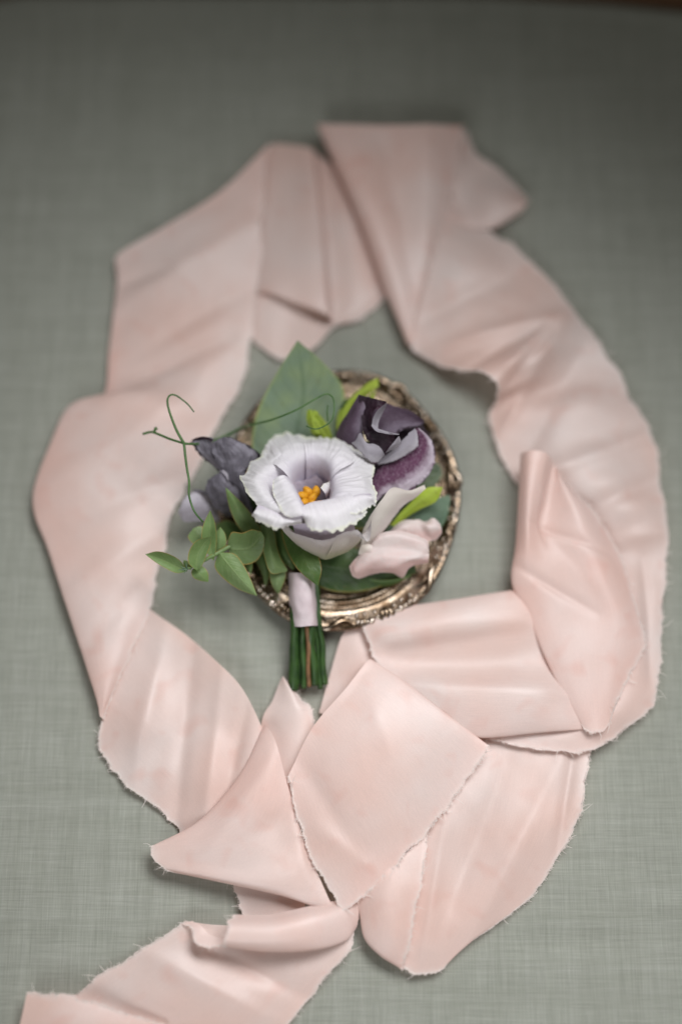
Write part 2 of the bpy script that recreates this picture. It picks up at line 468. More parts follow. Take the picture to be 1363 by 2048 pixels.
def silk(curves, nu=70, nv=40, wr=.5, fr='', seed=0.0, arc=None, dens=1.0, cre=()):
    """one length of ribbon: curves run along it; fr names the torn sides: a first curve, b last curve, s starts, e ends"""
    g = surf([PX(*c) for c in curves], nu, nv, arc)
    crs = [(P(c[0], c[1], 8), P(c[2], c[3], 8), c[4] * .001, c[5] * .0002) for c in cre]
    for c in crs: c[0].z = c[1].z = 0
    th = seed * 1.7; ca, sa, cb, sb = math.cos(th), math.sin(th), math.cos(th + .6), math.sin(th + .6)
    for i in range(nu):
        for j in range(nv):
            p = g[i][j]
            f = min(1, i / 4, (nu - 1 - i) / 4 + .3)
            d = wr * .00055 * (1.7 * noise.noise(Vector(((p.x * ca + p.y * sa) * 62 + seed, (p.y * ca - p.x * sa) * 17, seed))) + .9 * noise.noise(Vector(((p.x * cb + p.y * sb) * 120 + seed, (p.y * cb - p.x * sb) * 30, seed + 3))) + .5 * nz(p, 40, seed) - .8 * abs(noise.noise(Vector(((p.x * cb - p.y * sb) * 55 + seed, (p.y * cb + p.x * sb) * 14, seed + 6)))) ** .7) * f
            for A, B, am, w in crs:
                ab = B - A; L2 = ab.length_squared; tt = ((p.x - A.x) * ab.x + (p.y - A.y) * ab.y) / L2
                if -.3 < tt < 1.3:
                    q = A + ab * tt; dd = ((p.x - q.x) ** 2 + (p.y - q.y) ** 2) ** .5
                    if dd < 3 * w: d += am * math.exp(-(dd / w) ** 1.6) * max(0, math.sin(math.pi * (tt + .3) / 1.6)) ** .7
            g[i][j] = Vector((p.x, p.y, max(.0003, p.z + d)))
    def jit(edge, inner):
        for i in range(len(edge)):
            o = edge[i] - inner[i]
            if o.length < 1e-9: continue
            o.normalize(); p = edge[i]
            edge[i] = p + o * (.0018 * nz(p, 55, seed) + .0013 * nz(p, 150, seed) + .0008 * nz(p, 420, seed) + .0005 * nz(p, 900, seed))
    sides = {'a': ([(i, 0) for i in range(nu)], [(i, 1) for i in range(nu)]),
             'b': ([(i, nv - 1) for i in range(nu)], [(i, nv - 2) for i in range(nu)]),
             's': ([(0, j) for j in range(nv)], [(1, j) for j in range(nv)]),
             'e': ([(nu - 1, j) for j in range(nv)], [(nu - 2, j) for j in range(nv)])}
    for k in fr:
        ei, ii = sides[k]
        e = [g[i][j] for i, j in ei]; n = [g[i][j] for i, j in ii]
        jit(e, n)
        for (i, j), p in zip(ei, e): g[i][j] = p
        fray(e, n, dens)
    torn = [[0.0] * nv for _ in range(nu)]
    for k in fr:
        for q in range(nu if k in 'ab' else nv):
            line = {'a': [(q, j) for j in range(nv)], 'b': [(q, j) for j in range(nv - 1, -1, -1)], 's': [(i, q) for i in range(nu)], 'e': [(i, q) for i in range(nu - 1, -1, -1)]}[k]
            L = 0.0; w = .0016 + .0012 * nz(g[line[0][0]][line[0][1]], 300, seed)
            for n, (i, j) in enumerate(line):
                if n: L += (g[i][j] - g[line[n - 1][0]][line[n - 1][1]]).length
                if L > .004: break
                torn[i][j] = max(torn[i][j], 1 - min(1, L / (w * 1.6)))
    RB.grid(g); TORN.extend(t for r in torn for t in r)

# left: broad length running down from the top fold to the point
silk([[(270, 545, 1), (262, 570, 1), (245, 690, 1), (235, 790, 1), (180, 825, 1), (145, 890, 1), (110, 1000, 1), (135, 1110, 1), (178, 1265, 1), (200, 1385, 1), (204, 1425, 1)],
      [(232, 513, 5), (236, 572, 4), (222, 690, 3), (208, 788, 3), (142, 808, 7), (104, 880, 7), (66, 1000, 6), (100, 1110, 6), (150, 1265, 6), (190, 1390, 6), (200, 1432, 5)],
      [(330, 452, 9), (335, 525, 9), (315, 680, 6), (300, 765, 6), (232, 792, 13), (190, 900, 11), (150, 1000, 10), (165, 1110, 9), (190, 1265, 10), (203, 1390, 8), (202, 1434, 5)],
      [(440, 383, 10), (432, 480, 10), (415, 650, 7), (390, 770, 8), (335, 830, 12), (295, 930, 9), (255, 1010, 9), (245, 1115, 9), (240, 1265, 9), (215, 1385, 8), (204, 1436, 5)],
      [(536, 290, 8), (524, 440, 7.5), (508, 650, 5), (472, 785, 3), (428, 870, 3), (392, 940, 2.5), (355, 1010, 2.5), (328, 1110, 3), (280, 1262, 4.5), (232, 1370, 5), (206, 1438, 4.5)]],
     170, 60, .6, 'b', 1.0, None, 1.0,
     [(240, 610, 480, 470, 2.2, 34), (300, 690, 520, 560, -1.6, 30), (225, 775, 420, 690, -3, 22), (120, 960, 330, 840, 1.8, 36), (100, 1060, 350, 950, -1.8, 30), (140, 1190, 320, 1060, 1.6, 30), (170, 1300, 270, 1180, -1.4, 24), (250, 560, 330, 540, -2.2, 18)])
# its top roll, turning under
silk([[(245, 540, 1), (345, 485, 1), (445, 415, 2), (540, 318, 3)],
      [(234, 522, 3), (331, 458, 5), (440, 389, 6), (538, 296, 6)],
      [(233, 514, 5), (330, 452, 9), (440, 383, 10), (536, 290, 9)]], 40, 10, .2, '', 1.0)
# lower left length
silk([[(285, 1190, 2), (300, 1218, 3), (370, 1268, 5), (430, 1320, 8), (485, 1378, 9), (530, 1470, 6), (560, 1560, 3)],
      [(250, 1270, 2), (275, 1300, 3), (330, 1350, 3), (390, 1400, 4), (440, 1460, 4), (490, 1550, 7), (520, 1630, 3)],
      [(215, 1350, 2), (240, 1390, 4), (285, 1440, 7), (335, 1490, 4), (385, 1545, 6), (430, 1610, 5), (470, 1690, 3)],
      [(212, 1415, 2), (203, 1450, 3), (204, 1500, 2), (240, 1550, 2), (292, 1602, 2), (350, 1655, 2), (400, 1720, 2)]],
     80, 60, .5, 'b', 4.0, None, 1.0, [(320, 1300, 270, 1540, 2.6, 26), (380, 1330, 350, 1620, -2.4, 22), (440, 1380, 410, 1640, 2.4, 22), (490, 1420, 450, 1600, -2, 16)])
# top middle, pleated
silk([[(500, 340, 2), (500, 450, 2), (500, 575, 2), (500, 610, 2), (505, 680, 1)],
      [(538, 292, 5), (530, 440, 5), (526, 572, 7), (526, 592, 3), (532, 700, 2)],
      [(585, 290, 6), (582, 440, 6), (585, 592, 10), (588, 612, 3), (575, 714, 2)],
      [(622, 297, 8), (635, 440, 8), (650, 616, 11), (654, 634, 3), (622, 702, 2)],
      [(632, 308, 3), (652, 440, 3), (666, 622, 3), (669, 640, 3), (668, 655, 2)],
      [(668, 330, 3), (692, 450, 5), (716, 570, 5), (721, 610, 4), (722, 638, 2)],
      [(720, 350, 2), (752, 470, 3), (774, 560, 2), (777, 572, 2), (780, 580, 1)]],
     70, 60, .4, 'e', 7.0)
# top: triangular fold
silk([[(672, 285, 1), (740, 430, 1), (792, 570, 1), (835, 680, 1)],
      [(634, 252, 8), (712, 430, 8), (765, 570, 8), (815, 690, 6)],
      [(652, 248, 15), (738, 425, 16), (785, 565, 14), (821, 682, 9)],
      [(780, 250, 16), (808, 400, 14), (812, 540, 14), (824, 672, 9)],
      [(868, 250, 15), (868, 390, 13), (846, 525, 12), (826, 660, 9)],
      [(930, 252, 9), (906, 370, 8), (870, 505, 8.5), (828, 650, 7)]],
     60, 46, .55, 'b', 11.0, None, .8, [(760, 270, 830, 600, -1.6, 30), (850, 280, 850, 520, 1.4, 26)])
silk([[(670, 285, 1), (780, 282, 2), (915, 285, 3)],
      [(640, 262, 6), (780, 256, 8), (922, 260, 6)],
      [(652, 248, 15), (780, 250, 16), (930, 252, 12)]], 40, 12, .2, '', 11.0)
# top right tail
silk([[(900, 275, 2), (928, 262, 3), (946, 300, 4), (970, 322, 5), (1012, 352, 5), (1056, 404, 5)],
      [(850, 330, 2), (880, 340, 3), (910, 350, 6), (940, 375, 5), (990, 392, 9), (1054, 408, 8)],
      [(850, 400, 2), (880, 405, 3), (910, 410, 4), (940, 425, 6), (985, 435, 9), (1050, 412, 8)],
      [(850, 430, 4), (880, 435, 5), (910, 440, 6), (940, 455, 6), (985, 458, 6), (1040, 425, 5)],
      [(850, 425, 1), (880, 430, 1), (910, 430, 1), (940, 435, 1), (980, 438, 1), (1028, 412, 1)]],
     56, 36, .5, 'a', 13.0)
# right: long arc with the arch, turning under at the bottom right
st = [((885, 425, 5), (800, 610, 3), 7, 6), ((985, 465, 5), (820, 690, 4), 10, 7), ((1060, 522, 5), (862, 728, 5), 8, 9),
      ((1130, 600, 5), (925, 738, 15), 11, 13), ((1170, 652, 4), (976, 748, 21), 13, 22), ((1202, 697, 4), (997, 778, 19), 5, 12),
      ((1235, 745, 4), (986, 806, 10), 4, 4), ((1262, 797, 4), (975, 836, 4), 9, 7), ((1305, 885, 4), (995, 905, 3), 7, 8),
      ((1328, 1000, 5), (1040, 975, 3), 13, 9), ((1332, 1120, 4), (1090, 1060, 3), 4, 3), ((1324, 1240, 5), (1120, 1200, 3), 9, 4),
      ((1312, 1385, 4), (1140, 1320, 3), 7, 5), ((1262, 1450, 5), (1120, 1390, 3), 9, 6), ((1180, 1500, 6), (1060, 1410, 3), 7, 5), ((1080, 1497, 6), (1000, 1405, 3), 6, 4), ((960, 1478, 5), (930, 1400, 3), 5, 4)]
def lerp3(a, b, t, z): return (a[0] + (b[0] - a[0]) * t, a[1] + (b[1] - a[1]) * t, z)
silk([[s[0] for s in st], [lerp3(s[0], s[1], .33, s[2]) for s in st], [lerp3(s[0], s[1], .68, s[3]) for s in st], [s[1] for s in st]],
     220, 70, .5, 'ab', 17.0, None, .9, [(1090, 640, 900, 690, 2.4, 20), (1060, 670, 940, 745, -2.0, 14), (1095, 650, 1000, 770, 2.2, 16), (1085, 690, 985, 810, -3.0, 16), (1115, 660, 1010, 850, 3.0, 18), (1000, 560, 860, 630, -2.0, 26), (1150, 720, 1060, 900, -1.6, 26), (1060, 960, 1290, 870, 3.2, 24), (1150, 1030, 1310, 960, -4.0, 24), (1230, 1080, 1330, 1060, 2.5, 20), (1290, 1150, 1300, 1330, -1.5, 14)])
# small panel under the middle length
silk([[(706, 1236, 5), (682, 1275, 4), (662, 1340, 3), (638, 1425, 2)],
      [(730, 1250, 4), (725, 1300, 5), (715, 1360, 4), (700, 1450, 2)],
      [(775, 1290, 2), (790, 1350, 2), (800, 1400, 2), (800, 1480, 2)]], 36, 24, .4, '', 19.0)
# middle length, torn at its left end
silk([[(722, 1250, 4), (765, 1240, 4), (900, 1220, 4), (1022, 1200, 4), (1080, 1200, 4)],
      [(712, 1231, 7), (760, 1221, 8), (900, 1200, 9), (1022, 1182, 9), (1085, 1180, 7)],
      [(732, 1275, 9), (790, 1270, 13), (900, 1250, 14), (1030, 1240, 12), (1110, 1240, 7)],
      [(760, 1330, 8), (830, 1325, 7), (920, 1325, 7), (1050, 1320, 8), (1130, 1310, 6)],
      [(795, 1382, 8), (860, 1390, 12), (940, 1400, 14), (1060, 1398, 15), (1160, 1400, 8)],
      [(850, 1430, 7), (905, 1450, 9), (955, 1474, 9), (1080, 1464, 10), (1188, 1456, 8)],
      [(850, 1420, 3), (910, 1430, 3), (960, 1450, 4), (1080, 1442, 5), (1180, 1440, 6)]],
     64, 60, .5, 's', 23.0, None, 1.2, [(800, 1300, 1010, 1270, -2.0, 20), (850, 1370, 1100, 1385, 2.2, 20)])
# right front curl
silk([[(1075, 960, 4), (1070, 1040, 4), (1060, 1120, 3), (1058, 1180, 4), (1085, 1250, 5), (1122, 1350, 6), (1168, 1436, 7)],
      [(1040, 915, 15), (1036, 1000, 14), (1030, 1090, 12), (1022, 1165, 10), (1055, 1235, 9.5), (1105, 1350, 9.5), (1160, 1446, 9)],
      [(1056, 902, 25), (1053, 990, 24), (1052, 1080, 20), (1055, 1150, 15), (1088, 1230, 12.5), (1124, 1340, 12), (1172, 1458, 10)],
      [(1090, 905, 25), (1080, 985, 22), (1072, 1060, 18), (1105, 1150, 15), (1135, 1225, 13.5), (1152, 1330, 13), (1184, 1465, 10.5)],
      [(1107, 928, 17), (1095, 1000, 14), (1090, 1065, 15), (1150, 1140, 16), (1185, 1215, 14), (1192, 1320, 13), (1197, 1466, 10.5)],
      [(1112, 938, 18), (1145, 1010, 19), (1175, 1085, 18), (1210, 1160, 16), (1238, 1250, 13.5), (1224, 1340, 12), (1208, 1460, 10)],
      [(1114, 946, 14), (1184, 1022, 12), (1234, 1106, 9), (1267, 1190, 8), (1287, 1285, 8), (1252, 1360, 9), (1220, 1440, 9.5)]],
     90, 70, .4, 'be', 29.0, None, 1.2, [(1075, 1065, 1190, 1105, -1.3, 8), (1040, 1145, 1160, 1215, -1.4, 9)])
# lower right panel and its folded-back flap
silk([[(870, 1480, 2), (860, 1600, 3), (845, 1700, 4), (820, 1860, 5), (803, 1936, 4)],
      [(980, 1478, 2), (960, 1600, 5), (930, 1720, 4), (885, 1850, 6), (838, 1949, 4)],
      [(1090, 1478, 2), (1070, 1590, 4), (1040, 1690, 6), (970, 1825, 4), (882, 1940, 3)],
      [(1190, 1480, 2), (1170, 1580, 5), (1150, 1645, 4), (1062, 1790, 2), (905, 1908, 2)]],
     70, 60, .5, 'be', 37.0, None, 1.2, [(1150, 1500, 1120, 1680, -2, 12), (1100, 1560, 960, 1840, 2.2, 30), (1000, 1560, 900, 1820, -2.0, 26), (890, 1640, 850, 1880, 1.8, 18)])
silk([[(725, 1740, 1), (740, 1820, 1), (750, 1870, 1), (775, 1900, 1), (800, 1925, 1)],
      [(700, 1740, 5), (718, 1820, 6), (728, 1875, 7), (760, 1912, 7), (800, 1937, 5)],
      [(770, 1700, 8), (770, 1790, 12), (780, 1850, 12), (790, 1895, 10), (803, 1939, 6)],
      [(850, 1660, 7), (842, 1760, 9), (828, 1850, 9), (815, 1900, 8), (806, 1939, 6)]],
     46, 30, .4, 'b', 41.0)
# small peak behind
silk([[(562, 1356, 4), (545, 1400, 3), (522, 1455, 3), (530, 1620, 3)],
      [(566, 1353, 6), (585, 1400, 7), (590, 1450, 7), (590, 1620, 4)],
      [(570, 1358, 4), (605, 1400, 4), (630, 1432, 4), (650, 1620, 3)]], 30, 20, .3, 'b', 43.0)
# left pointed fold
silk([[(540, 1490, 2), (495, 1575, 2), (425, 1655, 2), (330, 1698, 2)],
      [(528, 1450, 7), (478, 1552, 8), (400, 1640, 8), (302, 1693, 6)],
      [(550, 1480, 13), (520, 1590, 14), (450, 1680, 13), (299, 1703, 7)],
      [(575, 1570, 11), (560, 1660, 11), (490, 1730, 12), (304, 1715, 8)],
      [(612, 1690, 9), (600, 1740, 12), (520, 1768, 13), (328, 1737, 8)],
      [(668, 1822, 8), (620, 1810, 9), (540, 1786, 9), (360, 1747, 6)],
      [(660, 1800, 3), (620, 1785, 3), (540, 1765, 3), (370, 1735, 2)]],
     60, 56, .4, 'e', 47.0, None, 1.2, [(560, 1500, 430, 1690, 1.6, 24), (590, 1620, 420, 1720, -1.4, 22)])
# front diamond, torn at right and lower left
silk([[(745, 1340, 5), (800, 1378, 5), (880, 1442, 5), (958, 1502, 6)],
      [(738, 1319, 10), (800, 1361, 12), (880, 1424, 12.5), (970, 1496, 9)],
      [(690, 1378, 13), (760, 1450, 17), (835, 1530, 14), (893, 1620, 6.5)],
      [(625, 1455, 13), (690, 1550, 17), (755, 1640, 14.5), (800, 1722, 10)],
      [(572, 1560, 12), (600, 1650, 11), (632, 1735, 10.4), (686, 1824, 9)]],
     80, 70, .35, 'be', 53.0, None, 1.6, [(600, 1530, 700, 1680, -1.6, 26), (740, 1400, 800, 1560, 1.0, 30), (640, 1660, 740, 1740, 1.2, 20)])
# bottom: layers of the tail
silk([[(455, 1740, 2), (468, 1790, 3), (490, 1835, 2)], [(530, 1750, 3), (535, 1795, 4), (540, 1840, 2)], [(610, 1770, 2), (610, 1800, 2), (610, 1850, 2)]],
     26, 24, .3, 'a', 59.0)
silk([[(468, 1829, 9), (540, 1829, 10), (610, 1814, 9), (680, 1800, 6), (716, 1800, 4)],
      [(458, 1850, 16), (545, 1850, 17), (622, 1834, 15), (688, 1818, 9), (718, 1815, 5)],
      [(448, 1878, 17), (545, 1882, 18), (630, 1870, 15), (692, 1850, 9), (716, 1838, 5)],
      [(444, 1893, 13), (540, 1904, 13), (630, 1900, 11), (690, 1882, 7), (712, 1856, 4)],
      [(458, 1880, 6), (540, 1886, 6), (630, 1880, 5), (685, 1866, 3), (705, 1850, 2)]],
     60, 40, .35, 's', 61.0)
silk([[(362, 1846, 4), (382, 1858, 7), (392, 1884, 11), (418, 1894, 12), (448, 1893, 12)],
      [(385, 1842, 5), (402, 1852, 7), (418, 1868, 8), (436, 1874, 9), (456, 1872, 11)]], 30, 14, .2, 'a', 63.0)
silk([[(372, 1842, 5), (345, 1858, 4), (250, 1920, 3), (150, 1990, 2), (60, 2085, 2)],
      [(440, 1850, 3), (420, 1900, 3), (340, 1975, 5), (270, 2040, 4), (190, 2130, 2)],
      [(580, 1850, 2), (540, 1920, 3), (470, 2000, 5), (410, 2080, 4), (340, 2160, 2)],
      [(714, 1830, 3), (694, 1902, 4), (645, 1962, 3), (575, 2050, 2), (500, 2150, 2)]],
     70, 60, .5, 'ab', 67.0, None, 1.2, [(300, 1910, 520, 2030, 2.0, 26), (420, 1900, 600, 1990, -2.0, 22), (180, 2000, 360, 2060, -1.5, 22)])
silk([[(54, 1986, 7), (40, 2050, 6), (20, 2140, 4)], [(150, 1996, 9), (150, 2060, 10), (140, 2150, 5)],
      [(240, 2020, 8), (255, 2070, 8), (260, 2150, 4)], [(330, 2050, 6), (345, 2090, 5), (370, 2160, 3)]], 36, 40, .4, 's', 71.0)

ribbon = RB.build('silk_ribbon', 'silk')
at_ = ribbon.data.attributes.new('torn', 'FLOAT', 'POINT'); at_.data.foreach_set('value', TORN)
tag(ribbon, 'long blush pink silk ribbon with torn edges looped around the dish', 'ribbon')
fo = FR.build('frayed_threads', 'thread', ribbon); fo['kind'] = 'stuff'

# ------------------------------------------------------------------ dish
def build_dish():
    cx, cy = 679, 1001
    c = P(cx, cy, 9)
    ra = (P(cx + 241, cy, 9) - c).length
    rb = (P(cx, cy - 263, 9) - P(cx, cy + 262, 9)).length / 2
    cyw = (P(cx, cy - 263, 9).y + P(cx, cy + 262, 9).y) / 2
    c = Vector((c.x, cyw, 0))
    root = empty('trinket_dish', c)
    tag(root, 'small oval gilt silver dish with beaded ornate rim under the boutonniere', 'dish')
    def wav(a): return 1 + .012 * math.sin(6 * a + .5)
    def pt(r, a, z, w=0.0):
        k = 1 + (wav(a) - 1) * w
        return c + Vector((ra * r * k * math.cos(a), rb * r * k * math.sin(a), z * .001))
    def ring(prof, w0, name, n=160, mat='metal'):
        mb = MB(); pr = spline([Vector((r, z, 0)) for r, z in prof], len(prof) * 6)
        mb.grid([[pt(p.x, 2 * math.pi * i / n, p.y, w0(p.x)) for p in pr] for i in range(n)], close_u=True)
        return mb.build(name, mat, root)
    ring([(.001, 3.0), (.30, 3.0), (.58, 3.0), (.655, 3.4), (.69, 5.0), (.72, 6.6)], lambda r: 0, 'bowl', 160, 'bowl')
    ring([(.715, 6.3), (.73, 7.2), (.745, 6.6), (.758, 6.7), (.775, 7.9), (.795, 8.2), (.81, 7.5), (.83, 7.5), (.845, 8.6), (.86, 8.0)], lambda r: max(0, (r - .75) * 4), 'stepped_ring')
    ring([(.855, 8.0), (.88, 8.2), (.93, 9.0), (.965, 9.6), (.99, 9.2), (1.0, 8.0), (.995, 6.5), (.97, 5.2), (.90, 4.0), (.75, 2.4), (.62, .4), (.58, .4), (.55, 1.5)], lambda r: 1 if r > .9 else max(0, (r - .65) * 4), 'rim')
    # beads: one shared mesh
    bm = MB(); g = []
    for i in range(9):
        th = math.pi * i / 8
        g.append([Vector((math.sin(th) * math.cos(q * math.pi / 6), math.sin(th) * math.sin(q * math.pi / 6), math.cos(th))) for q in range(12)])
    bm.grid(g, close_v=True)
    bme = bm.mesh('bead'); bme.materials.append(M['bead'])
    def bead(a, r, rad, z):
        o = bpy.data.objects.new('bead', bme); scene.collection.objects.link(o)
        o.location = pt(r, a, z, 1); o.scale = (rad, rad, rad * .85)
        attach(o, root)
    rnd = random.Random(3)
    nm = 7
    for k in range(nm):
        a0 = math.radians(62) + 2 * math.pi * k / nm
        # s-shaped scroll
        mb = MB(); pts = []
        for s in range(9):
            t = s / 8
            pts.append(pt(.962 - .028 * math.sin(t * 2 * math.pi), a0 + (.5 - t) * .30, 10.0 + .8 * math.sin(t * math.pi), 1))
        mb.tube(pts, lambda t: .0007 + .0009 * math.sin(math.pi * t), 10, 36)
        mb.build('scroll', 'metal', root)
        mb = MB(); pts = []
        for s in range(7):
            t = s / 6
            pts.append(pt(.905 + .02 * math.sin(t * math.pi), a0 + (.5 - t) * .26, 9.2, 1))
        mb.tube(pts, lambda t: .0005 + .0008 * math.sin(math.pi * t), 8, 24)
        mb.build('scroll', 'metal', root)
        span = 2 * math.pi / nm - .34
        n = 13
        for i in range(n):
            a = a0 + .17 + span * (i + .5) / n
            big = i in (3, 9)
            bead(a + rnd.uniform(-.008, .008), .962 + rnd.uniform(-.006, .006), (.00175 if big else rnd.uniform(.0009, .0013)), 9.9)
            if i % 2 == 0: bead(a + rnd.uniform(-.01, .01), .912 + rnd.uniform(-.006, .01), rnd.uniform(.0008, .0012), 9.3)
        # raised shell between the scrolls
        for s in (-1, 0, 1):
            mb = MB(); am = a0 + .17 + span * .5
            mb.tube([pt(.895, am, 9.0, 1), pt(.935, am + s * .03, 10.2, 1), pt(.985, am + s * .055, 9.8, 1)], lambda t: .0004 + .0011 * t * (1.3 - t) * 2, 8, 14)
            mb.build('shell_lobe', 'metal', root)
build_dish()

# ------------------------------------------------------------------ boutonniere
bout = empty('boutonniere', P(610, 1250, 9))
tag(bout, 'flower boutonniere of white lisianthus, dark sweet peas and eucalyptus on the gilt dish', 'boutonniere')

def piece(name, mat, parent, left, right, bulge=2.0, nu=30, nv=22, ruf=0.0, rs=300, seed=0.0, jag=0.0, mid=None, flip=False):
    """petal or leaf between two traced margins given as (px, py, height mm); bulge lifts the middle"""
    L = PX(*left); R = PX(*right)
    n = max(len(L), len(R), 5)
    L = spline(L, n); R = spline(R, n)
    if mid: Mi = spline(PX(*mid), n)
    else: Mi = [(a + b) / 2 + Vector((0, 0, bulge * .001 * math.sin(math.pi * min(1, max(0.12, i / (n - 1)))))) for i, (a, b) in enumerate(zip(L, R))]
    g = surf([L, Mi, R], nu, nv)
    for i in range(nu):
        for j in range(nv):
            p = g[i][j]; e = abs(2 * j / (nv - 1) - 1); t = i / (nu - 1)
            d = ruf * .001 * (nz(p, rs, seed) + .5 * nz(p, rs * 2.3, seed + 3)) * (.35 + .65 * e * e)
            g[i][j] = p + Vector((0, 0, d))
    if jag:
        for j, jj in ((0, 1), (nv - 1, nv - 2)):
            for i in range(nu):
                o = g[i][j] - g[i][jj]
                if o.length > 1e-9:
                    g[i][j] = g[i][j] + o.normalized() * jag * .001 * (nz(g[i][j], 900, seed) + nz(g[i][j], 400, seed))
    if flip: g = [r[::-1] for r in g]
    mb = MB().grid(g)
    return mb.build(name, mat, parent)

def tubepart(name, mat, parent, pts, rad, n=10):
    mb = MB(); mb.tube(PX(*pts), rad, n); return mb.build(name, mat, parent)

# --- lisianthus
lis = empty('lisianthus_flower', P(640, 1085, 14), bout)
AX = Vector((0.02, .47, .885)).normalized()
E1 = Vector((1, 0, 0)); E1 = (E1 - AX * E1.dot(AX)).normalized(); E2 = AX.cross(E1)
H = .038
FR0 = P(624, 959, 43); FC = FR0 - AX * H
def lisianthus_petal(name, mat, th0, width, prof, spiral, ruf, seed, nu=58, nv=64, tipround=.10, waves=5, jag=.03, crum=1.0, frill=1.0):
    pr = [Vector((r * .001, h * .001, 0)) for r, h in prof]
    fine = spline(pr, 80)
    def prf(t):
        t = min(max(t, 0), 1.06) * 79; i = min(int(t), 78); return fine[i].lerp(fine[i + 1], t - i)
    g = []
    rr = random.Random(seed); ph = rr.uniform(0, 6.28); ph2 = rr.uniform(0, 6.28)
    N3 = lambda x, y, z: noise.noise(Vector((x, y, z)))
    for i in range(nu):          # along t base->tip
        t = i / (nu - 1); row = []
        for j in range(nv):
            s = 2 * j / (nv - 1) - 1
            wt = width * (.62 + .38 * min(1, t * 1.6))
            th = th0 + s * wt + .05 * N3(t * 3, seed, s * 2) * t
            edge = 1 - tipround * abs(s) ** 3 + .05 * N3(s * 2.2, seed * 3.3, 4) + jag * t * (N3(s * 9 + seed, seed, 0) + .8 * N3(s * 22, seed * 2, 1) + .5 * N3(s * 45, seed, 2))
            q = prf(t * edge)
            k = max(0, (t - .45) / .55)
            rad = q.x * (1 + spiral * s * (.25 + .75 * (1 - k * .4)))
            h = q.y
            h += ruf * .001 * k * k * (math.sin(waves * s + ph) + .55 * math.sin(2.3 * waves * s + ph2))
            rad += ruf * .0005 * k * k * math.sin(1.7 * waves * s + ph2)
            # crumples that run from the throat to the margin, and the frilled margin itself
            c1 = 1 - 2 * abs(N3(s * 3.4 + seed * 1.3, t * 1.5, seed)); c2 = N3(s * 9 + seed, t * 3.0, seed * 1.7)
            h += crum * .001 * min(1, k * 2) * (.9 * c1 + .7 * c2)
            e = max(0, (t - .80) / .20)
            h += frill * .001 * e * (1.0 * math.sin(15 * s + ph2 + 2 * N3(s * 4, seed, 7)) * .7 + 1.1 * N3(s * 16, seed, t * 2))
            d = Vector((math.cos(th) * rad, math.sin(th) * rad, h))
            row.append(FC + E1 * d.x + E2 * d.y + AX * d.z)
        g.append(row)
    gt = [[g[i][j] for i in range(nu)] for j in range(nv)]     # u across the petal, v from base to tip
    return MB().grid(gt).build(name, mat, lis)
R = math.radians
outp = [(3, 0), (9, 3), (13.5, 10), (15.5, 17), (16.8, 22.5), (18.5, 26)]
for k, (a, w, sc) in enumerate([(200, 50, .97), (15, 55, .97), (110, 75, .97)]):
    lisianthus_petal('petal', 'outer', R(a), R(w), [(r * sc, h) for r, h in outp], .06, 1.6, 13 + k, 30, 34, tipround=.16, waves=2.6, jag=.012, crum=.5, frill=.5)
# throat
thr = [(2.5, 1), (6, 9), (7.6, 17), (8.4, 24), (9.2, 30)]
for k, a in enumerate((90, 18, 306, 234, 162)):
    lisianthus_petal('petal', 'throat', R(a), R(44), thr, .08, .6, 61 + k, 26, 26, tipround=.1, waves=3, jag=.01, crum=.4, frill=.2)

def FP(px, py, h):
    """photo pixel -> point on the plane of the open flower, h mm along its axis"""
    d = Vector((1, 0, 0)) * ((px - 681.5) / 2048 * SENS) + UP * (-(py - 1024) / 2048 * SENS) + FWD * LENS
    o = FR0 + AX * h * .001
    return CAM + d * ((o - CAM).dot(AX) / d.dot(AX))
def fpetal(mat, curves, seed, nu=70, nv=44, crum=1.2, frill=1.3, jag=.9, grain=1.6):
    """curves from the deep side to the frilled margin, each (px, py, h)"""
    cs = []
    for c in curves:
        cs.append([FP(*p) for p in c])
    g = surf(cs, nu, nv, True)
    N3 = lambda x, y, z: noise.noise(Vector((x, y, z)))
    for i in range(nu):
        u = i / (nu - 1)
        for j in range(nv):
            v = j / (nv - 1); p = g[i][j]
            e = max(0, (v - .62) / .38); k = min(1, v * 2.2)
            L = nu / 70 * 6.0
            h = crum * k * (1.5 * nz(p, 75, seed) + .35 * (1 - 2 * abs(nz(p, 190, seed + 4))))
            h += grain * .35 * k * v * N3(u * 26 * nu / 70, v * 1.6 + seed, seed)          # radial pleats
            h += frill * e * e * (.9 * N3(u * 12 * nu / 70, seed, 3) + .5 * N3(u * 30 * nu / 70, seed, 5))
            g[i][j] = p + AX * h * .001
    for i in range(nu):
        o = (g[i][nv - 1] - g[i][nv - 2])
        if o.length > 1e-9:
            o.normalize(); u = i / (nu - 1) * nu / 70
            g[i][nv - 1] = g[i][nv - 1] + o * jag * .001 * (.7 * N3(u * 16, seed, 1) + .7 * N3(u * 38, seed, 2) + .4 * N3(u * 80, seed, 4))
    return MB().grid(g).build('petal', mat, lis)
def hh(pts, h): return [(x, y, h) if not isinstance(h, (list, tuple)) else (x, y, h[i]) for i, (x, y) in enumerate(pts)]
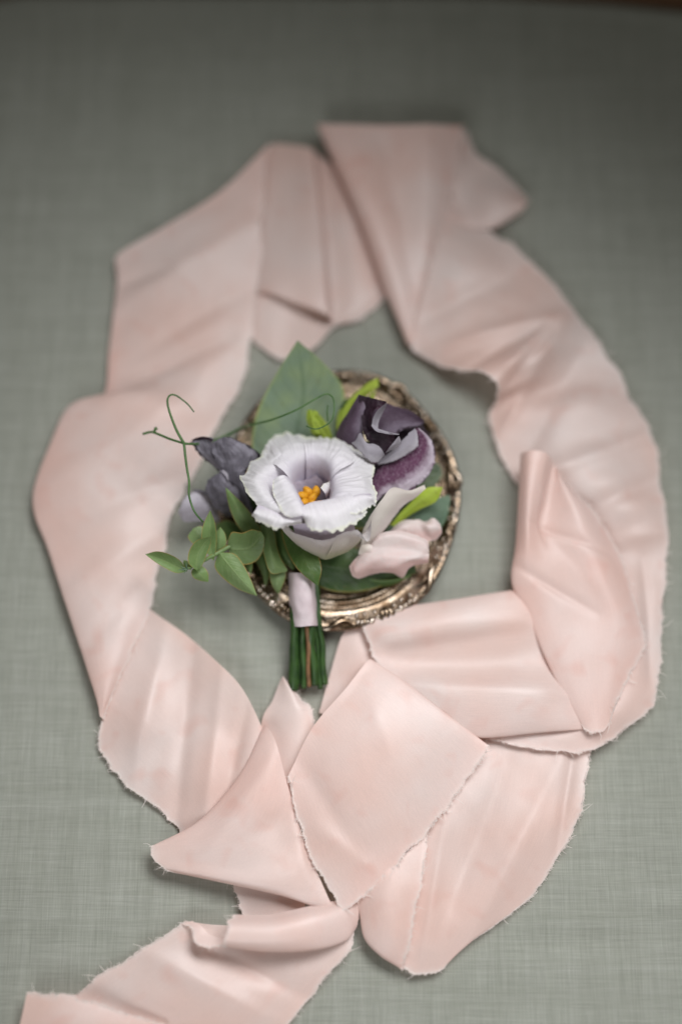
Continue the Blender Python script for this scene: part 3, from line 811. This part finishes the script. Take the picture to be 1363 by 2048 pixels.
# back, in two overlapping petals
fpetal('white', [hh([(596, 992), (598, 984), (604, 978), (613, 975), (622, 974), (630, 974)], -16), hh([(578, 958), (584, 938), (594, 926), (606, 920), (620, 919), (632, 920)], -.5),
                 hh([(548, 930), (558, 908), (576, 893), (602, 889), (625, 890), (642, 895)], 1.8), hh([(518, 920), (534, 888), (562, 867), (593, 870), (622, 875), (652, 880)], [-4, -3.5, -3, -2.5, -2.5, -2])], 3.1, 80)
fpetal('white', [hh([(612, 976), (622, 973), (640, 973), (650, 976), (656, 982), (658, 990)], -15), hh([(612, 917), (627, 917), (642, 920), (653, 928), (661, 941), (664, 955)], .8),
                 hh([(608, 887), (634, 888), (655, 893), (676, 900), (692, 914), (702, 928)], 3.2), hh([(608, 874), (634, 874), (655, 879), (682, 881), (700, 892), (716, 910)], [-.5, -1, -1, -1, -1.5, -2])], 5.7, 74)
# right
fpetal('white', [hh([(652, 972), (655, 980), (656, 985), (657, 992), (656, 1000), (652, 1005)], -13), hh([(658, 930), (664, 944), (667, 957), (668, 970), (668, 984), (664, 1000)], .8),
                 hh([(688, 904), (704, 920), (714, 938), (719, 958), (721, 980), (716, 1002)], 2.2), hh([(702, 890), (724, 903), (739, 918), (749, 940), (744, 962), (753, 984), (752, 1010)], [-2, -2.5, -3, -3, -2.5, -2.5, -2])], 8.3, 84)
# left
fpetal('white', [hh([(602, 958), (594, 963), (585, 969), (579, 977), (579, 987), (584, 998), (592, 1008)], -11), hh([(582, 918), (570, 934), (556, 948), (546, 963), (546, 978), (554, 995), (572, 1014)], [-1, -1, -1.5, -2.5, -3, -3, -2]),
                 hh([(558, 905), (545, 922), (527, 938), (513, 957), (518, 976), (536, 998), (564, 1021)], 2.0), hh([(542, 880), (525, 912), (501, 924), (493, 945), (479, 951), (486, 969), (494, 988), (508, 1004), (528, 1020), (553, 1029)], [-4, -3, -3, -2.5, -2, -2, -2, -1.5, -1, -1])], 11.9, 96, crum=.8)
# front left, under the flap
fpetal('white', [hh([(520, 1000), (545, 1006), (570, 1018), (590, 1028), (606, 1030)], -3), hh([(512, 1018), (540, 1020), (562, 1030), (582, 1036), (604, 1036)], 0),
                 hh([(507, 1026), (535, 1034), (560, 1042), (582, 1044), (603, 1041)], .8), hh([(503, 1030), (512, 1042), (530, 1048), (552, 1058), (576, 1051), (604, 1046)], -2.2)], 14.3, 62, 34, crum=.4)
# front
fpetal('white', [hh([(612, 1034), (630, 1034), (650, 1031), (672, 1024), (694, 1012)], -9), hh([(603, 1013), (625, 1004), (650, 1000), (672, 994), (696, 984)], 2.0),
                 hh([(605, 1030), (628, 1030), (655, 1028), (685, 1018), (714, 1004)], 3.6), hh([(606, 1038), (616, 1055), (631, 1064), (651, 1063), (673, 1065), (698, 1053), (724, 1036), (734, 1022)], [0, -1.5, -2, -2.4, -2.4, -2.4, -2, -1])], 17.7, 84, crum=.8)
# right front, small
fpetal('white', [hh([(684, 1000), (702, 990), (722, 985), (742, 988)], 0), hh([(690, 1002), (706, 998), (726, 994), (744, 996)], 4.2), hh([(700, 1030), (719, 1027), (738, 1016), (752, 1012)], [1, .5, 0, -.5])], 20.1, 44, 24, crum=.5)
# rolled flap at the left of the mouth
fpetal('white', [hh([(586, 962), (592, 976), (599, 993), (606, 1006), (613, 1014)], -9), hh([(571, 952), (583, 967), (594, 988), (603, 1008), (610, 1025)], 3.0),
                 hh([(560, 953), (570, 976), (583, 1002), (596, 1020), (604, 1031)], 5.0), hh([(546, 962), (545, 985), (557, 1012), (568, 1029), (588, 1036)], [2.8, 2.2, 2.4, 2.6, 2.6])], 23.3, 56, 34, crum=.5, frill=.7, jag=.4)
# curled lips inside the mouth
fpetal('white', [hh([(598, 985), (603, 980), (610, 976), (618, 976)], -15), hh([(585, 950), (593, 940), (604, 930), (615, 925)], -6), hh([(578, 940), (588, 926), (600, 918), (612, 916)], -1.0)], 27.3, 30, 24, crum=.6, frill=.8, jag=.5)
fpetal('white', [hh([(650, 1000), (655, 992), (657, 984), (656, 976)], -13), hh([(650, 988), (656, 982), (662, 972), (664, 960)], -5), hh([(641, 976), (648, 966), (656, 964), (664, 956)], -2.5)], 29.1, 30, 24, crum=.6, frill=.8, jag=.5)
fpetal('white', [hh([(618, 976), (628, 975), (638, 975), (648, 977)], -15), hh([(606, 940), (620, 932), (636, 932), (650, 940)], -7.5), hh([(604, 928), (618, 920), (634, 921), (650, 926)], -3.5)], 31.1, 34, 24, crum=.8, frill=1.0, jag=.5)
# small petals standing round the stamens
fpetal('white', [hh([(600, 1000), (602, 990), (608, 983), (616, 980)], -17), hh([(588, 974), (594, 958), (605, 948), (618, 946)], -8), hh([(583, 960), (590, 942), (603, 933), (620, 935)], -3.5)], 51.3, 30, 22, crum=.7, frill=.9, jag=.4)
fpetal('white', [hh([(620, 980), (632, 978), (644, 980), (652, 986)], -17), hh([(622, 946), (636, 942), (650, 948), (660, 962)], -8), hh([(624, 936), (638, 930), (654, 935), (665, 950)], -3.5)], 53.9, 30, 22, crum=.7, frill=.9, jag=.4)
# outer petals seen below the front
fpetal('throat', [hh([(598, 1090), (640, 1098), (682, 1088), (712, 1070)], -20), hh([(590, 1068), (625, 1072), (662, 1072), (708, 1052)], -13), hh([(584, 1045), (620, 1048), (662, 1050), (705, 1040)], -8)], 33.7, 44, 24, crum=.4, frill=.4, jag=.2)
fpetal('outer', [hh([(600, 1096), (618, 1108), (648, 1119), (672, 1113), (694, 1102)], -30), hh([(582, 1080), (606, 1094), (640, 1103), (668, 1097), (694, 1084)], -21), hh([(566, 1062), (588, 1076), (608, 1083), (640, 1093), (668, 1086), (694, 1074)], -14.5),
                 hh([(556, 1040), (574, 1058), (598, 1071), (640, 1082), (668, 1076), (692, 1064)], [-9, -9, -10, -10.5, -10, -9])], 37.1, 60, 34, crum=.5, frill=.5, jag=.3, grain=.4)
fpetal('outer', [hh([(650, 1117), (685, 1108), (706, 1096), (720, 1082)], -27), hh([(660, 1100), (692, 1094), (716, 1082), (730, 1066)], -19), hh([(668, 1080), (694, 1074), (722, 1070), (738, 1052)], -12),
                 hh([(672, 1068), (696, 1062), (716, 1062), (733, 1082), (741, 1070), (742, 1036)], [-8, -7.5, -7, -7, -6, -6])], 41.3, 54, 30, crum=.6, frill=.8, jag=.3, grain=.4)
# stamens
rn = random.Random(5)
for k in range(7):
    a = R(k * 51 + 15); rr_ = .0042 if k else .0
    ctr = FC + E1 * math.cos(a) * rr_ + E2 * (math.sin(a) * rr_ - .0012) + AX * (.0268 + rn.uniform(-.001, .0012))
    d = (E1 * math.cos(a + .4) * .8 + E2 * math.sin(a + .4) * .8 + AX * .5).normalized()
    mb = MB(); mb.tube([ctr - d * .0028, ctr - d * .001, ctr + d * .001, ctr + d * .0028], lambda t: .0005 + .0015 * math.sin(math.pi * t) ** .7, 8, 14)
    an = mb.build('anther', 'anther', lis)
    mb = MB(); mb.tube([FC + AX * .012, FC + AX * .02 + E1 * math.cos(a) * rr_ * .6 + E2 * math.sin(a) * rr_ * .6, ctr], .0004, 6, 10)
    mb.build('filament', 'filament', lis)

# --- dark sweet pea, right
sp = empty('dark_sweet_pea', P(735, 960, 22), bout)
sp['label'] = 'plum and black sweet pea with pale margin'
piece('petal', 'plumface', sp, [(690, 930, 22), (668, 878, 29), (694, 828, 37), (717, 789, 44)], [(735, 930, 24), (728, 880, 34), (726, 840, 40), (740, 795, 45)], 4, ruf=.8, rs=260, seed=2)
piece('petal', 'black', sp, [(717, 789, 45), (723, 830, 41), (729, 872, 40), (768, 908, 38)], [(774, 803, 49), (748, 822, 47), (742, 848, 45), (755, 864, 45), (797, 871, 44), (768, 909, 38)], -1.5, 60, 40, ruf=1.9, rs=280, seed=4, jag=.9)
piece('petal', 'lilac', sp, [(743, 850, 44), (747, 832, 45), (757, 818, 47), (774, 805, 48)], [(757, 864, 42), (756, 848, 40), (762, 832, 40), (772, 812, 42)], -1, 24, 12, ruf=.3, seed=5)
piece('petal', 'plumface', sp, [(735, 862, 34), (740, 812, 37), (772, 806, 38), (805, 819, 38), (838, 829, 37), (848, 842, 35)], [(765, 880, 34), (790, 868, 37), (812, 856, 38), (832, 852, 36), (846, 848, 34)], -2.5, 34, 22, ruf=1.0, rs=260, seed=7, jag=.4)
piece('petal', 'lilac', sp, [(742, 851, 45.5), (753, 863, 45.8), (776, 868, 46), (797, 870, 46)], [(744, 847, 44.5), (756, 857, 44), (778, 864, 44), (798, 868, 44.5)], 0, 24, 8, ruf=.3, seed=8)
piece('petal', 'lilac', sp, [(711, 882, 41), (719, 863, 44), (727, 883, 43), (754, 889, 42), (769, 909, 39)], [(702, 886, 37), (718, 902, 39), (735, 918, 38), (748, 928, 36), (768, 911, 37)], 1, 30, 18, ruf=.5, seed=9, jag=.4)
piece('petal', 'lilac', sp, [(768, 909, 40), (782, 890, 43), (797, 872, 45)], [(772, 905, 37), (800, 890, 40), (798, 873, 44)], 1, 20, 14, ruf=.4, seed=10)
piece('petal', 'lilac', sp, [(752, 926, 31), (790, 895, 36), (816, 868, 40), (829, 856, 41)], [(757, 930, 31), (792, 921, 34), (818, 905, 36), (836, 890, 38), (833, 862, 41)], 1.5, 32, 20, ruf=.8, rs=130, seed=12, jag=.4)
piece('petal', 'purple', sp, [(738, 990, 24), (748, 948, 27), (788, 921, 30), (820, 905, 33), (836, 888, 36), (830, 857, 40)], [(752, 1004, 24), (790, 978, 29), (828, 987, 27), (842, 957, 29), (866, 940, 29), (869, 905, 33), (857, 872, 37), (838, 856, 41)], 3.0, 54, 36, ruf=1.2, rs=240, seed=14, jag=.7)
piece('petal', 'black', sp, [(690, 950, 20), (735, 885, 25), (790, 850, 27), (842, 846, 28)], [(740, 990, 19), (790, 965, 21), (845, 930, 24), (860, 875, 27)], 1, 24, 18, ruf=.4, seed=15)
# --- dark sweet pea, left
sq = empty('slate_sweet_pea', P(455, 985, 16), bout)
sq['label'] = 'slate grey and black sweet pea behind the tendril'
piece('petal', 'slate', sq, [(465, 985, 20), (440, 945, 25), (404, 915, 30), (380, 884, 34)], [(478, 975, 22), (446, 930, 28), (430, 895, 33), (421, 874, 36)], 3, 44, 36, ruf=1.5, rs=300, seed=3, jag=.8, flip=True)
piece('petal', 'slate', sq, [(460, 990, 22), (440, 945, 29), (428, 905, 35), (424, 878, 38), (446, 873, 38)], [(500, 980, 20), (492, 945, 27), (520, 912, 30), (498, 890, 34), (446, 873, 38)], 4, 50, 44, ruf=2.2, rs=260, seed=6, jag=1.0)
piece('petal', 'black', sq, [(383, 880, 33), (398, 874, 36), (414, 874, 37), (424, 878, 37)], [(386, 886, 33), (400, 880, 35), (414, 880, 36), (424, 884, 36)], .5, 24, 8, ruf=.5, seed=7)
piece('petal', 'slate', sq, [(470, 1035, 14), (438, 1022, 19), (409, 972, 26), (444, 943, 31)], [(500, 1015, 16), (492, 985, 22), (462, 965, 28), (446, 943, 31)], 3.5, 44, 36, ruf=1.6, rs=280, seed=8, jag=.8)
piece('petal', 'lilac', sq, [(440, 942, 31.5), (449, 950, 31.5), (456, 962, 31)], [(447, 940, 30), (455, 948, 30), (457, 962, 30)], 0, 12, 8, seed=2)
piece('petal', 'slate', sq, [(480, 1030, 18), (470, 985, 22), (462, 965, 27)], [(515, 1040, 16), (500, 1000, 22), (490, 965, 26)], 2, 26, 18, ruf=.6, seed=9)
piece('petal', 'lilac', sq, [(440, 1040, 12), (400, 1042, 15), (365, 1042, 19), (356, 1025, 22)], [(430, 1000, 16), (400, 982, 20), (372, 992, 23), (357, 1022, 23)], 4, 30, 22, ruf=.6, seed=10)
piece('petal', 'slate', sq, [(440, 1020, 16), (415, 990, 21), (385, 982, 22)], [(450, 1005, 16), (418, 984, 20), (388, 978, 20)], 1, 20, 10, seed=11)
# --- pink sweet pea
pk = empty('pink_sweet_pea', P(740, 1085, 16), bout)
pk['label'] = 'pale pink sweet pea beside the lisianthus'
piece('petal', 'cream', pk, [(722, 1092, 20), (728, 1052, 29), (755, 1012, 35), (772, 983, 38), (795, 974, 38), (826, 982, 35), (848, 970, 33)], [(748, 1092, 18), (757, 1075, 22), (772, 1055, 25), (795, 1024, 28), (815, 1004, 30), (836, 992, 31), (851, 978, 32)], 2.0, 44, 26, ruf=.8, rs=120, seed=2, jag=.2)
def soft(mat, curves, nu=60, nv=40, ruf=.5, rs=140, seed=1.0, jag=.25):
    g = surf([PX(*c) for c in curves], nu, nv, True)
    for i in range(nu):
        for j in range(nv):
            p = g[i][j]; g[i][j] = p + Vector((0, 0, ruf * .001 * (nz(p, rs, seed) + .4 * nz(p, rs * 2.6, seed + 2))))
    for i in range(nu):
        for j, jj in ((0, 1), (nv - 1, nv - 2)):
            o = g[i][j] - g[i][jj]
            if o.length > 1e-9: g[i][j] = g[i][j] + o.normalized() * jag * .001 * nz(g[i][j], 500, seed)
    return MB().grid(g).build('petal', mat, pk)
# wavy lower petal: keel ridge, hollow, turned-out margin
soft('pink', [[(738, 1092, 20), (758, 1069, 25), (790, 1061, 27), (823, 1067, 26), (853, 1081, 24), (857, 1100, 23)],
              [(734, 1096, 22), (756, 1078, 27), (790, 1072, 29), (822, 1078, 28), (848, 1088, 26), (857, 1104, 24)],
              [(728, 1100, 22), (742, 1098, 24), (780, 1095, 26), (815, 1098, 25.5), (842, 1104, 25), (857, 1108, 23)],
              [(716, 1112, 22), (722, 1118, 24), (760, 1115, 26.5), (800, 1118, 26.5), (834, 1116, 25), (857, 1112, 23)],
              [(706, 1122, 23), (712, 1140, 23.5), (745, 1134, 23), (788, 1136, 24), (822, 1125, 23), (856, 1120, 22)],
              [(698, 1133, 22), (704, 1150, 21), (716, 1157, 19), (740, 1150, 17), (762, 1145, 20), (786, 1147, 17), (805, 1156, 15), (818, 1136, 20), (838, 1130, 18), (856, 1126, 19)]], 80, 60, .35, 150, 3, .5)
soft('pink', [[(772, 1070, 17), (800, 1044, 20), (832, 1039, 22), (850, 1043, 20), (866, 1036, 23), (879, 1047, 22)],
              [(780, 1074, 20), (806, 1056, 24), (838, 1052, 22), (856, 1054, 25), (872, 1054, 24), (882, 1056, 22)],
              [(800, 1086, 18), (832, 1082, 19), (854, 1082, 20), (870, 1081, 18), (883, 1066, 20)]], 60, 40, .3, 150, 5, .5)
piece('petal', 'cream', pk, [(716, 1108, 23), (722, 1092, 25), (738, 1088, 26)], [(732, 1112, 22), (742, 1104, 25), (745, 1092, 26)], 1.5, 16, 12, seed=8)
# --- big leaves
piece('leaf', 'bigleaf', bout, [(555, 960, 16), (502, 905, 18), (508, 850, 21), (530, 788, 26), (560, 735, 31), (594, 682, 35)], [(620, 950, 16), (665, 905, 18), (690, 800, 22), (668, 752, 26), (628, 708, 31), (596, 682, 35)], -2.5, 44, 30, ruf=.8, rs=60, seed=1)
piece('leaf', 'lime', bout, [(780, 1050, 18), (810, 1015, 22), (840, 988, 26), (868, 966, 28), (884, 974, 28)], [(790, 1055, 18), (830, 1022, 20), (858, 1012, 23), (882, 992, 26), (885, 975, 28)], 1.5, 26, 16, ruf=.5, seed=2)
piece('leaf', 'sea', bout, [(770, 1060, 12), (800, 1030, 14), (850, 1002, 16), (898, 990, 17)], [(800, 1100, 11), (850, 1085, 13), (888, 1045, 15), (900, 1000, 17)], 2, 28, 18, ruf=.4, seed=3)
piece('leaf', 'dark', bout, [(600, 1080, 15), (660, 1085, 17), (740, 1100, 16), (830, 1130, 13)], [(610, 1160, 13), (660, 1182, 12), (740, 1180, 11), (832, 1145, 12)], 2.5, 34, 22, ruf=.6, seed=4)
piece('leaf', 'mid', bout, [(560, 1040, 22), (566, 1080, 24), (582, 1120, 27), (602, 1146, 29), (632, 1170, 27)], [(610, 1060, 24), (632, 1100, 27), (640, 1125, 29), (643, 1148, 29), (636, 1170, 27)], 2, 34, 20, ruf=.5, seed=5)
piece('leaf', 'dark', bout, [(640, 940, 12), (700, 890, 14), (790, 880, 14), (880, 930, 14)], [(650, 1040, 12), (720, 1060, 13), (820, 1030, 13), (885, 950, 14)], 2, 26, 20, ruf=.6, seed=6)
piece('leaf', 'dark', bout, [(500, 960, 12), (470, 1010, 13), (500, 1080, 14), (540, 1140, 14)], [(600, 960, 12), (610, 1020, 13), (600, 1080, 14), (560, 1150, 14)], 2, 26, 20, ruf=.6, seed=7)
piece('leaf', 'euc', bout, [(505, 1078, 20), (480, 1058, 24), (460, 1020, 29), (451, 976, 34)], [(535, 1072, 20), (520, 1055, 24), (492, 1015, 29), (453, 976, 34)], 2.0, 30, 18, ruf=.4, seed=8)
piece('leaf', 'euc', bout, [(520, 1050, 24), (524, 1090, 27), (532, 1125, 27), (548, 1152, 25), (573, 1143, 24)], [(545, 1050, 24), (552, 1080, 26), (556, 1105, 26), (566, 1125, 25), (575, 1140, 24)], 3, 30, 18, ruf=.4, seed=9)
piece('leaf', 'mid', bout, [(545, 1060, 20), (552, 1100, 22), (572, 1130, 22), (585, 1140, 20)], [(570, 1060, 21), (585, 1095, 22), (592, 1125, 21), (588, 1142, 20)], 2, 26, 16, ruf=.4, seed=10)
piece('leaf', 'euc', bout, [(538, 1140, 20), (540, 1160, 20), (548, 1178, 18), (556, 1188, 16)], [(572, 1140, 20), (570, 1158, 20), (562, 1178, 18), (557, 1188, 16)], 1.5, 20, 14, seed=11)
piece('leaf', 'mid', bout, [(690, 1120, 12), (720, 1150, 13), (770, 1160, 14), (820, 1150, 14)], [(700, 1160, 10), (740, 1172, 10), (780, 1172, 11), (822, 1152, 14)], 1.5, 24, 14, ruf=.5, seed=21)
piece('leaf', 'mid', bout, [(480, 1090, 16), (500, 1110, 18), (520, 1140, 18), (530, 1172, 15)], [(520, 1080, 18), (535, 1105, 19), (540, 1140, 18), (532, 1172, 15)], 2, 24, 14, ruf=.4, seed=22)
piece('leaf', 'mid', bout, [(430, 1050, 12), (455, 1040, 16), (490, 1060, 18), (510, 1085, 18)], [(440, 1080, 12), (465, 1085, 16), (490, 1092, 17), (510, 1088, 18)], 2, 24, 14, ruf=.4, seed=23)
# --- buds
bd = empty('flower_bud', P(640, 880, 18), bout)
piece('sepal', 'lime', bd, [(640, 890, 22), (622, 860, 27), (612, 838, 31), (616, 820, 33)], [(662, 890, 22), (650, 858, 28), (638, 838, 32), (622, 819, 34)], 4, 26, 18, ruf=.8, seed=1, jag=.6)
piece('sepal', 'lime', bd, [(650, 890, 20), (634, 850, 28), (625, 820, 35)], [(668, 890, 20), (660, 860, 26), (652, 845, 29), (630, 820, 34)], 4, 26, 18, ruf=.5, seed=2)
piece('sepal', 'lime', bd, [(624, 870, 27), (617, 845, 31), (626, 822, 35)], [(640, 868, 29), (632, 845, 32), (636, 823, 34)], 2, 20, 14, ruf=.8, seed=3, jag=.6)
bd2 = empty('flower_bud', P(690, 830, 18), bout)
piece('sepal', 'lime', bd2, [(672, 860, 24), (678, 820, 25), (702, 792, 26), (732, 768, 27), (755, 755, 27)], [(700, 850, 24), (705, 822, 26), (722, 800, 27), (742, 785, 27), (757, 772, 27)], 4, 30, 20, ruf=.4, seed=4)
piece('sepal', 'lime', bd2, [(720, 830, 22), (735, 805, 23), (738, 790, 25)], [(735, 830, 22), (745, 805, 23), (752, 780, 25)], 1.5, 18, 12, seed=5)
piece('sepal', 'dark', bd2, [(676, 850, 22), (680, 815, 25), (692, 795, 28)], [(690, 850, 22), (690, 820, 26), (695, 795, 28)], 1.5, 18, 12, seed=6)
# --- eucalyptus sprig
eu = empty('eucalyptus_sprig', P(520, 1110, 18), bout)
eu['label'] = 'green eucalyptus sprig with brown edged leaves'
tubepart('stem', 'euc', eu, [(372, 1138, 32), (400, 1125, 31), (432, 1108, 30), (470, 1090, 28), (520, 1095, 22), (570, 1130, 18)], lambda t: .0007 + .0008 * t, 8)
def ev(left, right, b, s): piece('leaf', 'euc', eu, left, right, b, 30, 20, ruf=.5, rs=110, seed=s)
ev([(374, 1142, 32), (366, 1126, 33), (340, 1109, 34), (312, 1103, 34), (291, 1108, 33)], [(374, 1143, 31), (364, 1149, 30), (340, 1141, 30), (313, 1126, 31), (291, 1109, 33)], -1.6, 1)
ev([(395, 1142, 31), (379, 1130, 34), (376, 1108, 37), (392, 1082, 40), (421, 1073, 41)], [(396, 1142, 31), (406, 1128, 33), (415, 1105, 36), (421, 1090, 38), (422, 1073, 41)], -1.8, 2)
ev([(425, 1120, 30), (408, 1095, 33), (403, 1070, 36), (408, 1045, 38), (420, 1021, 40)], [(428, 1120, 30), (432, 1098, 33), (433, 1072, 36), (430, 1045, 38), (421, 1021, 40)], -1.5, 3)
ev([(420, 1105, 26), (392, 1092, 27), (376, 1075, 28), (385, 1058, 29)], [(424, 1100, 26), (415, 1070, 27), (402, 1052, 28), (386, 1056, 29)], 1, 4)
ev([(455, 1092, 29), (458, 1075, 33), (464, 1064, 36), (482, 1066, 36), (503, 1059, 35), (522, 1063, 33)], [(456, 1096, 28), (468, 1118, 28), (492, 1130, 26), (512, 1122, 26), (526, 1100, 28), (529, 1075, 31)], -2.2, 5)
ev([(440, 1104, 30), (462, 1104, 31), (482, 1122, 30), (500, 1155, 28), (514, 1191, 25)], [(436, 1105, 29), (426, 1118, 29), (434, 1142, 27), (468, 1174, 25), (513, 1192, 25)], 2.4, 6)
ev([(398, 1132, 28), (384, 1140, 28), (382, 1150, 28), (395, 1160, 27), (416, 1164, 26)], [(400, 1130, 28), (412, 1138, 28), (417, 1150, 27), (417, 1162, 26)], 1.2, 7)
ev([(432, 1110, 27), (428, 1085, 30), (432, 1062, 32), (440, 1054, 33)], [(440, 1108, 27), (452, 1092, 29), (451, 1070, 31), (441, 1054, 33)], 1.2, 8)
ev([(382, 1140, 29), (370, 1135, 29), (366, 1125, 29)], [(384, 1136, 29), (378, 1124, 29), (368, 1120, 29)], .5, 9)
ev([(470, 1095, 25), (480, 1120, 23), (496, 1140, 22), (500, 1150, 21)], [(485, 1095, 25), (502, 1115, 23), (505, 1135, 22), (501, 1150, 21)], 1, 10)
# growing tip
for k, (dx, dy) in enumerate(((-14, -6), (-10, 4), (-6, 10), (-2, -12), (-18, 2))):
    tubepart('bud_tip', 'sea', eu, [(374, 1138, 33), (374 + dx * .6, 1138 + dy * .5, 35), (374 + dx, 1138 + dy, 35)], lambda t: .0005 * (1.15 - t), 6)
# --- tendrils
td = empty('tendril', P(470, 880, 28), bout)
def ten(pts, r=.00042, r2=None):
    tubepart('tendril_shoot', 'tendril', td, pts, (lambda t: r + ((r2 if r2 else r) - r) * t), 8)
ten([(368, 887, 43), (352, 858, 45), (338, 820, 46), (335, 800, 47), (341, 790, 47), (352, 791, 47), (364, 799, 46), (376, 809, 46), (388, 824, 45)], .00065, .0003)
ten([(368, 887, 43), (371, 915, 43), (374, 938, 42), (378, 962, 42), (378, 990, 41), (384, 1012, 40), (392, 1028, 39), (406, 1044, 36)], .0006, .0004)
ten([(368, 887, 43), (340, 878, 41), (318, 869, 39), (303, 864, 37), (286, 868, 36)], .0005, .0006)
ten([(308, 866, 37), (311, 858, 38), (314, 856, 38)], .0005, .0008)
ten([(368, 887, 43), (384, 888, 40), (400, 887, 33), (430, 880, 24), (462, 866, 22), (480, 857, 24)], .00055, .0006)
ten([(455, 872, 22), (480, 857, 24), (510, 848, 30), (545, 839, 38), (590, 821, 44), (630, 798, 45), (652, 788, 45), (665, 795, 46), (668, 815, 46), (663, 840, 45), (645, 854, 44), (628, 858, 43), (612, 852, 42)], .0006, .0003)
ten([(655, 842, 38), (654, 825, 40), (655, 810, 41)], .0004, .0003)
# --- binding and stems
wr = MB()
wr.grid(surf([PX((590, 1145, 12), (590, 1200, 9), (594, 1254, 6)), PX((577, 1145, 18), (578, 1200, 15), (583, 1254, 11)), PX((590, 1145, 25.5), (592, 1200, 22), (597, 1253, 17.5)),
              PX((618, 1145, 25.5), (620, 1200, 22), (624, 1252, 17.5)), PX((630, 1145, 18), (631, 1200, 15), (637, 1252, 11)), PX((618, 1145, 12), (620, 1200, 9), (626, 1252, 6))], 30, 30))
wr.v = [Vector(v) + Vector((.0006 * nz(Vector(v), 130, 3), .0003 * nz(Vector(v), 200, 5), .0008 * nz(Vector(v), 110, 7) + .0006 * nz(Vector(v), 260, 9))) for v in wr.v]
wp = wr.build('ribbon_wrap', 'wrap', bout)
rn = random.Random(9)
for k, (x0, x1, y1, z0, z1, r, m) in enumerate([(591, 587, 1381, 13, 4, .0023, 'stem'), (599, 599, 1368, 10, 2.5, .0017, 'stem'), (606, 607, 1377, 14, 5.0, .0013, 'stem'),
                                                 (611, 618, 1374, 15, 5.5, .0011, 'brown'), (618, 629, 1370, 14, 5, .0019, 'stem'), (626, 640, 1378, 11, 3.6, .0011, 'stem'), (631, 650, 1369, 12, 4, .0014, 'stem'), (613, 619, 1362, 8, 2.2, .0018, 'stem')]):
    bx = rn.uniform(-3, 3)
    o = tubepart('stem', m, bout, [(x0, 1160, z0 + 3), (x0 + (x1 - x0) * .35, 1250, z0), (x0 + (x1 - x0) * .6 + bx, 1290, z0 * .65 + z1 * .35), (x0 + (x1 - x0) * .82 - bx * .5, 1335, z0 * .3 + z1 * .7), (x1, y1, z1)],
                 (lambda t, r=r, k=k: r * (1 + .10 * math.sin(t * 9 + k) + .06 * math.sin(t * 23 + 2 * k))), 12)
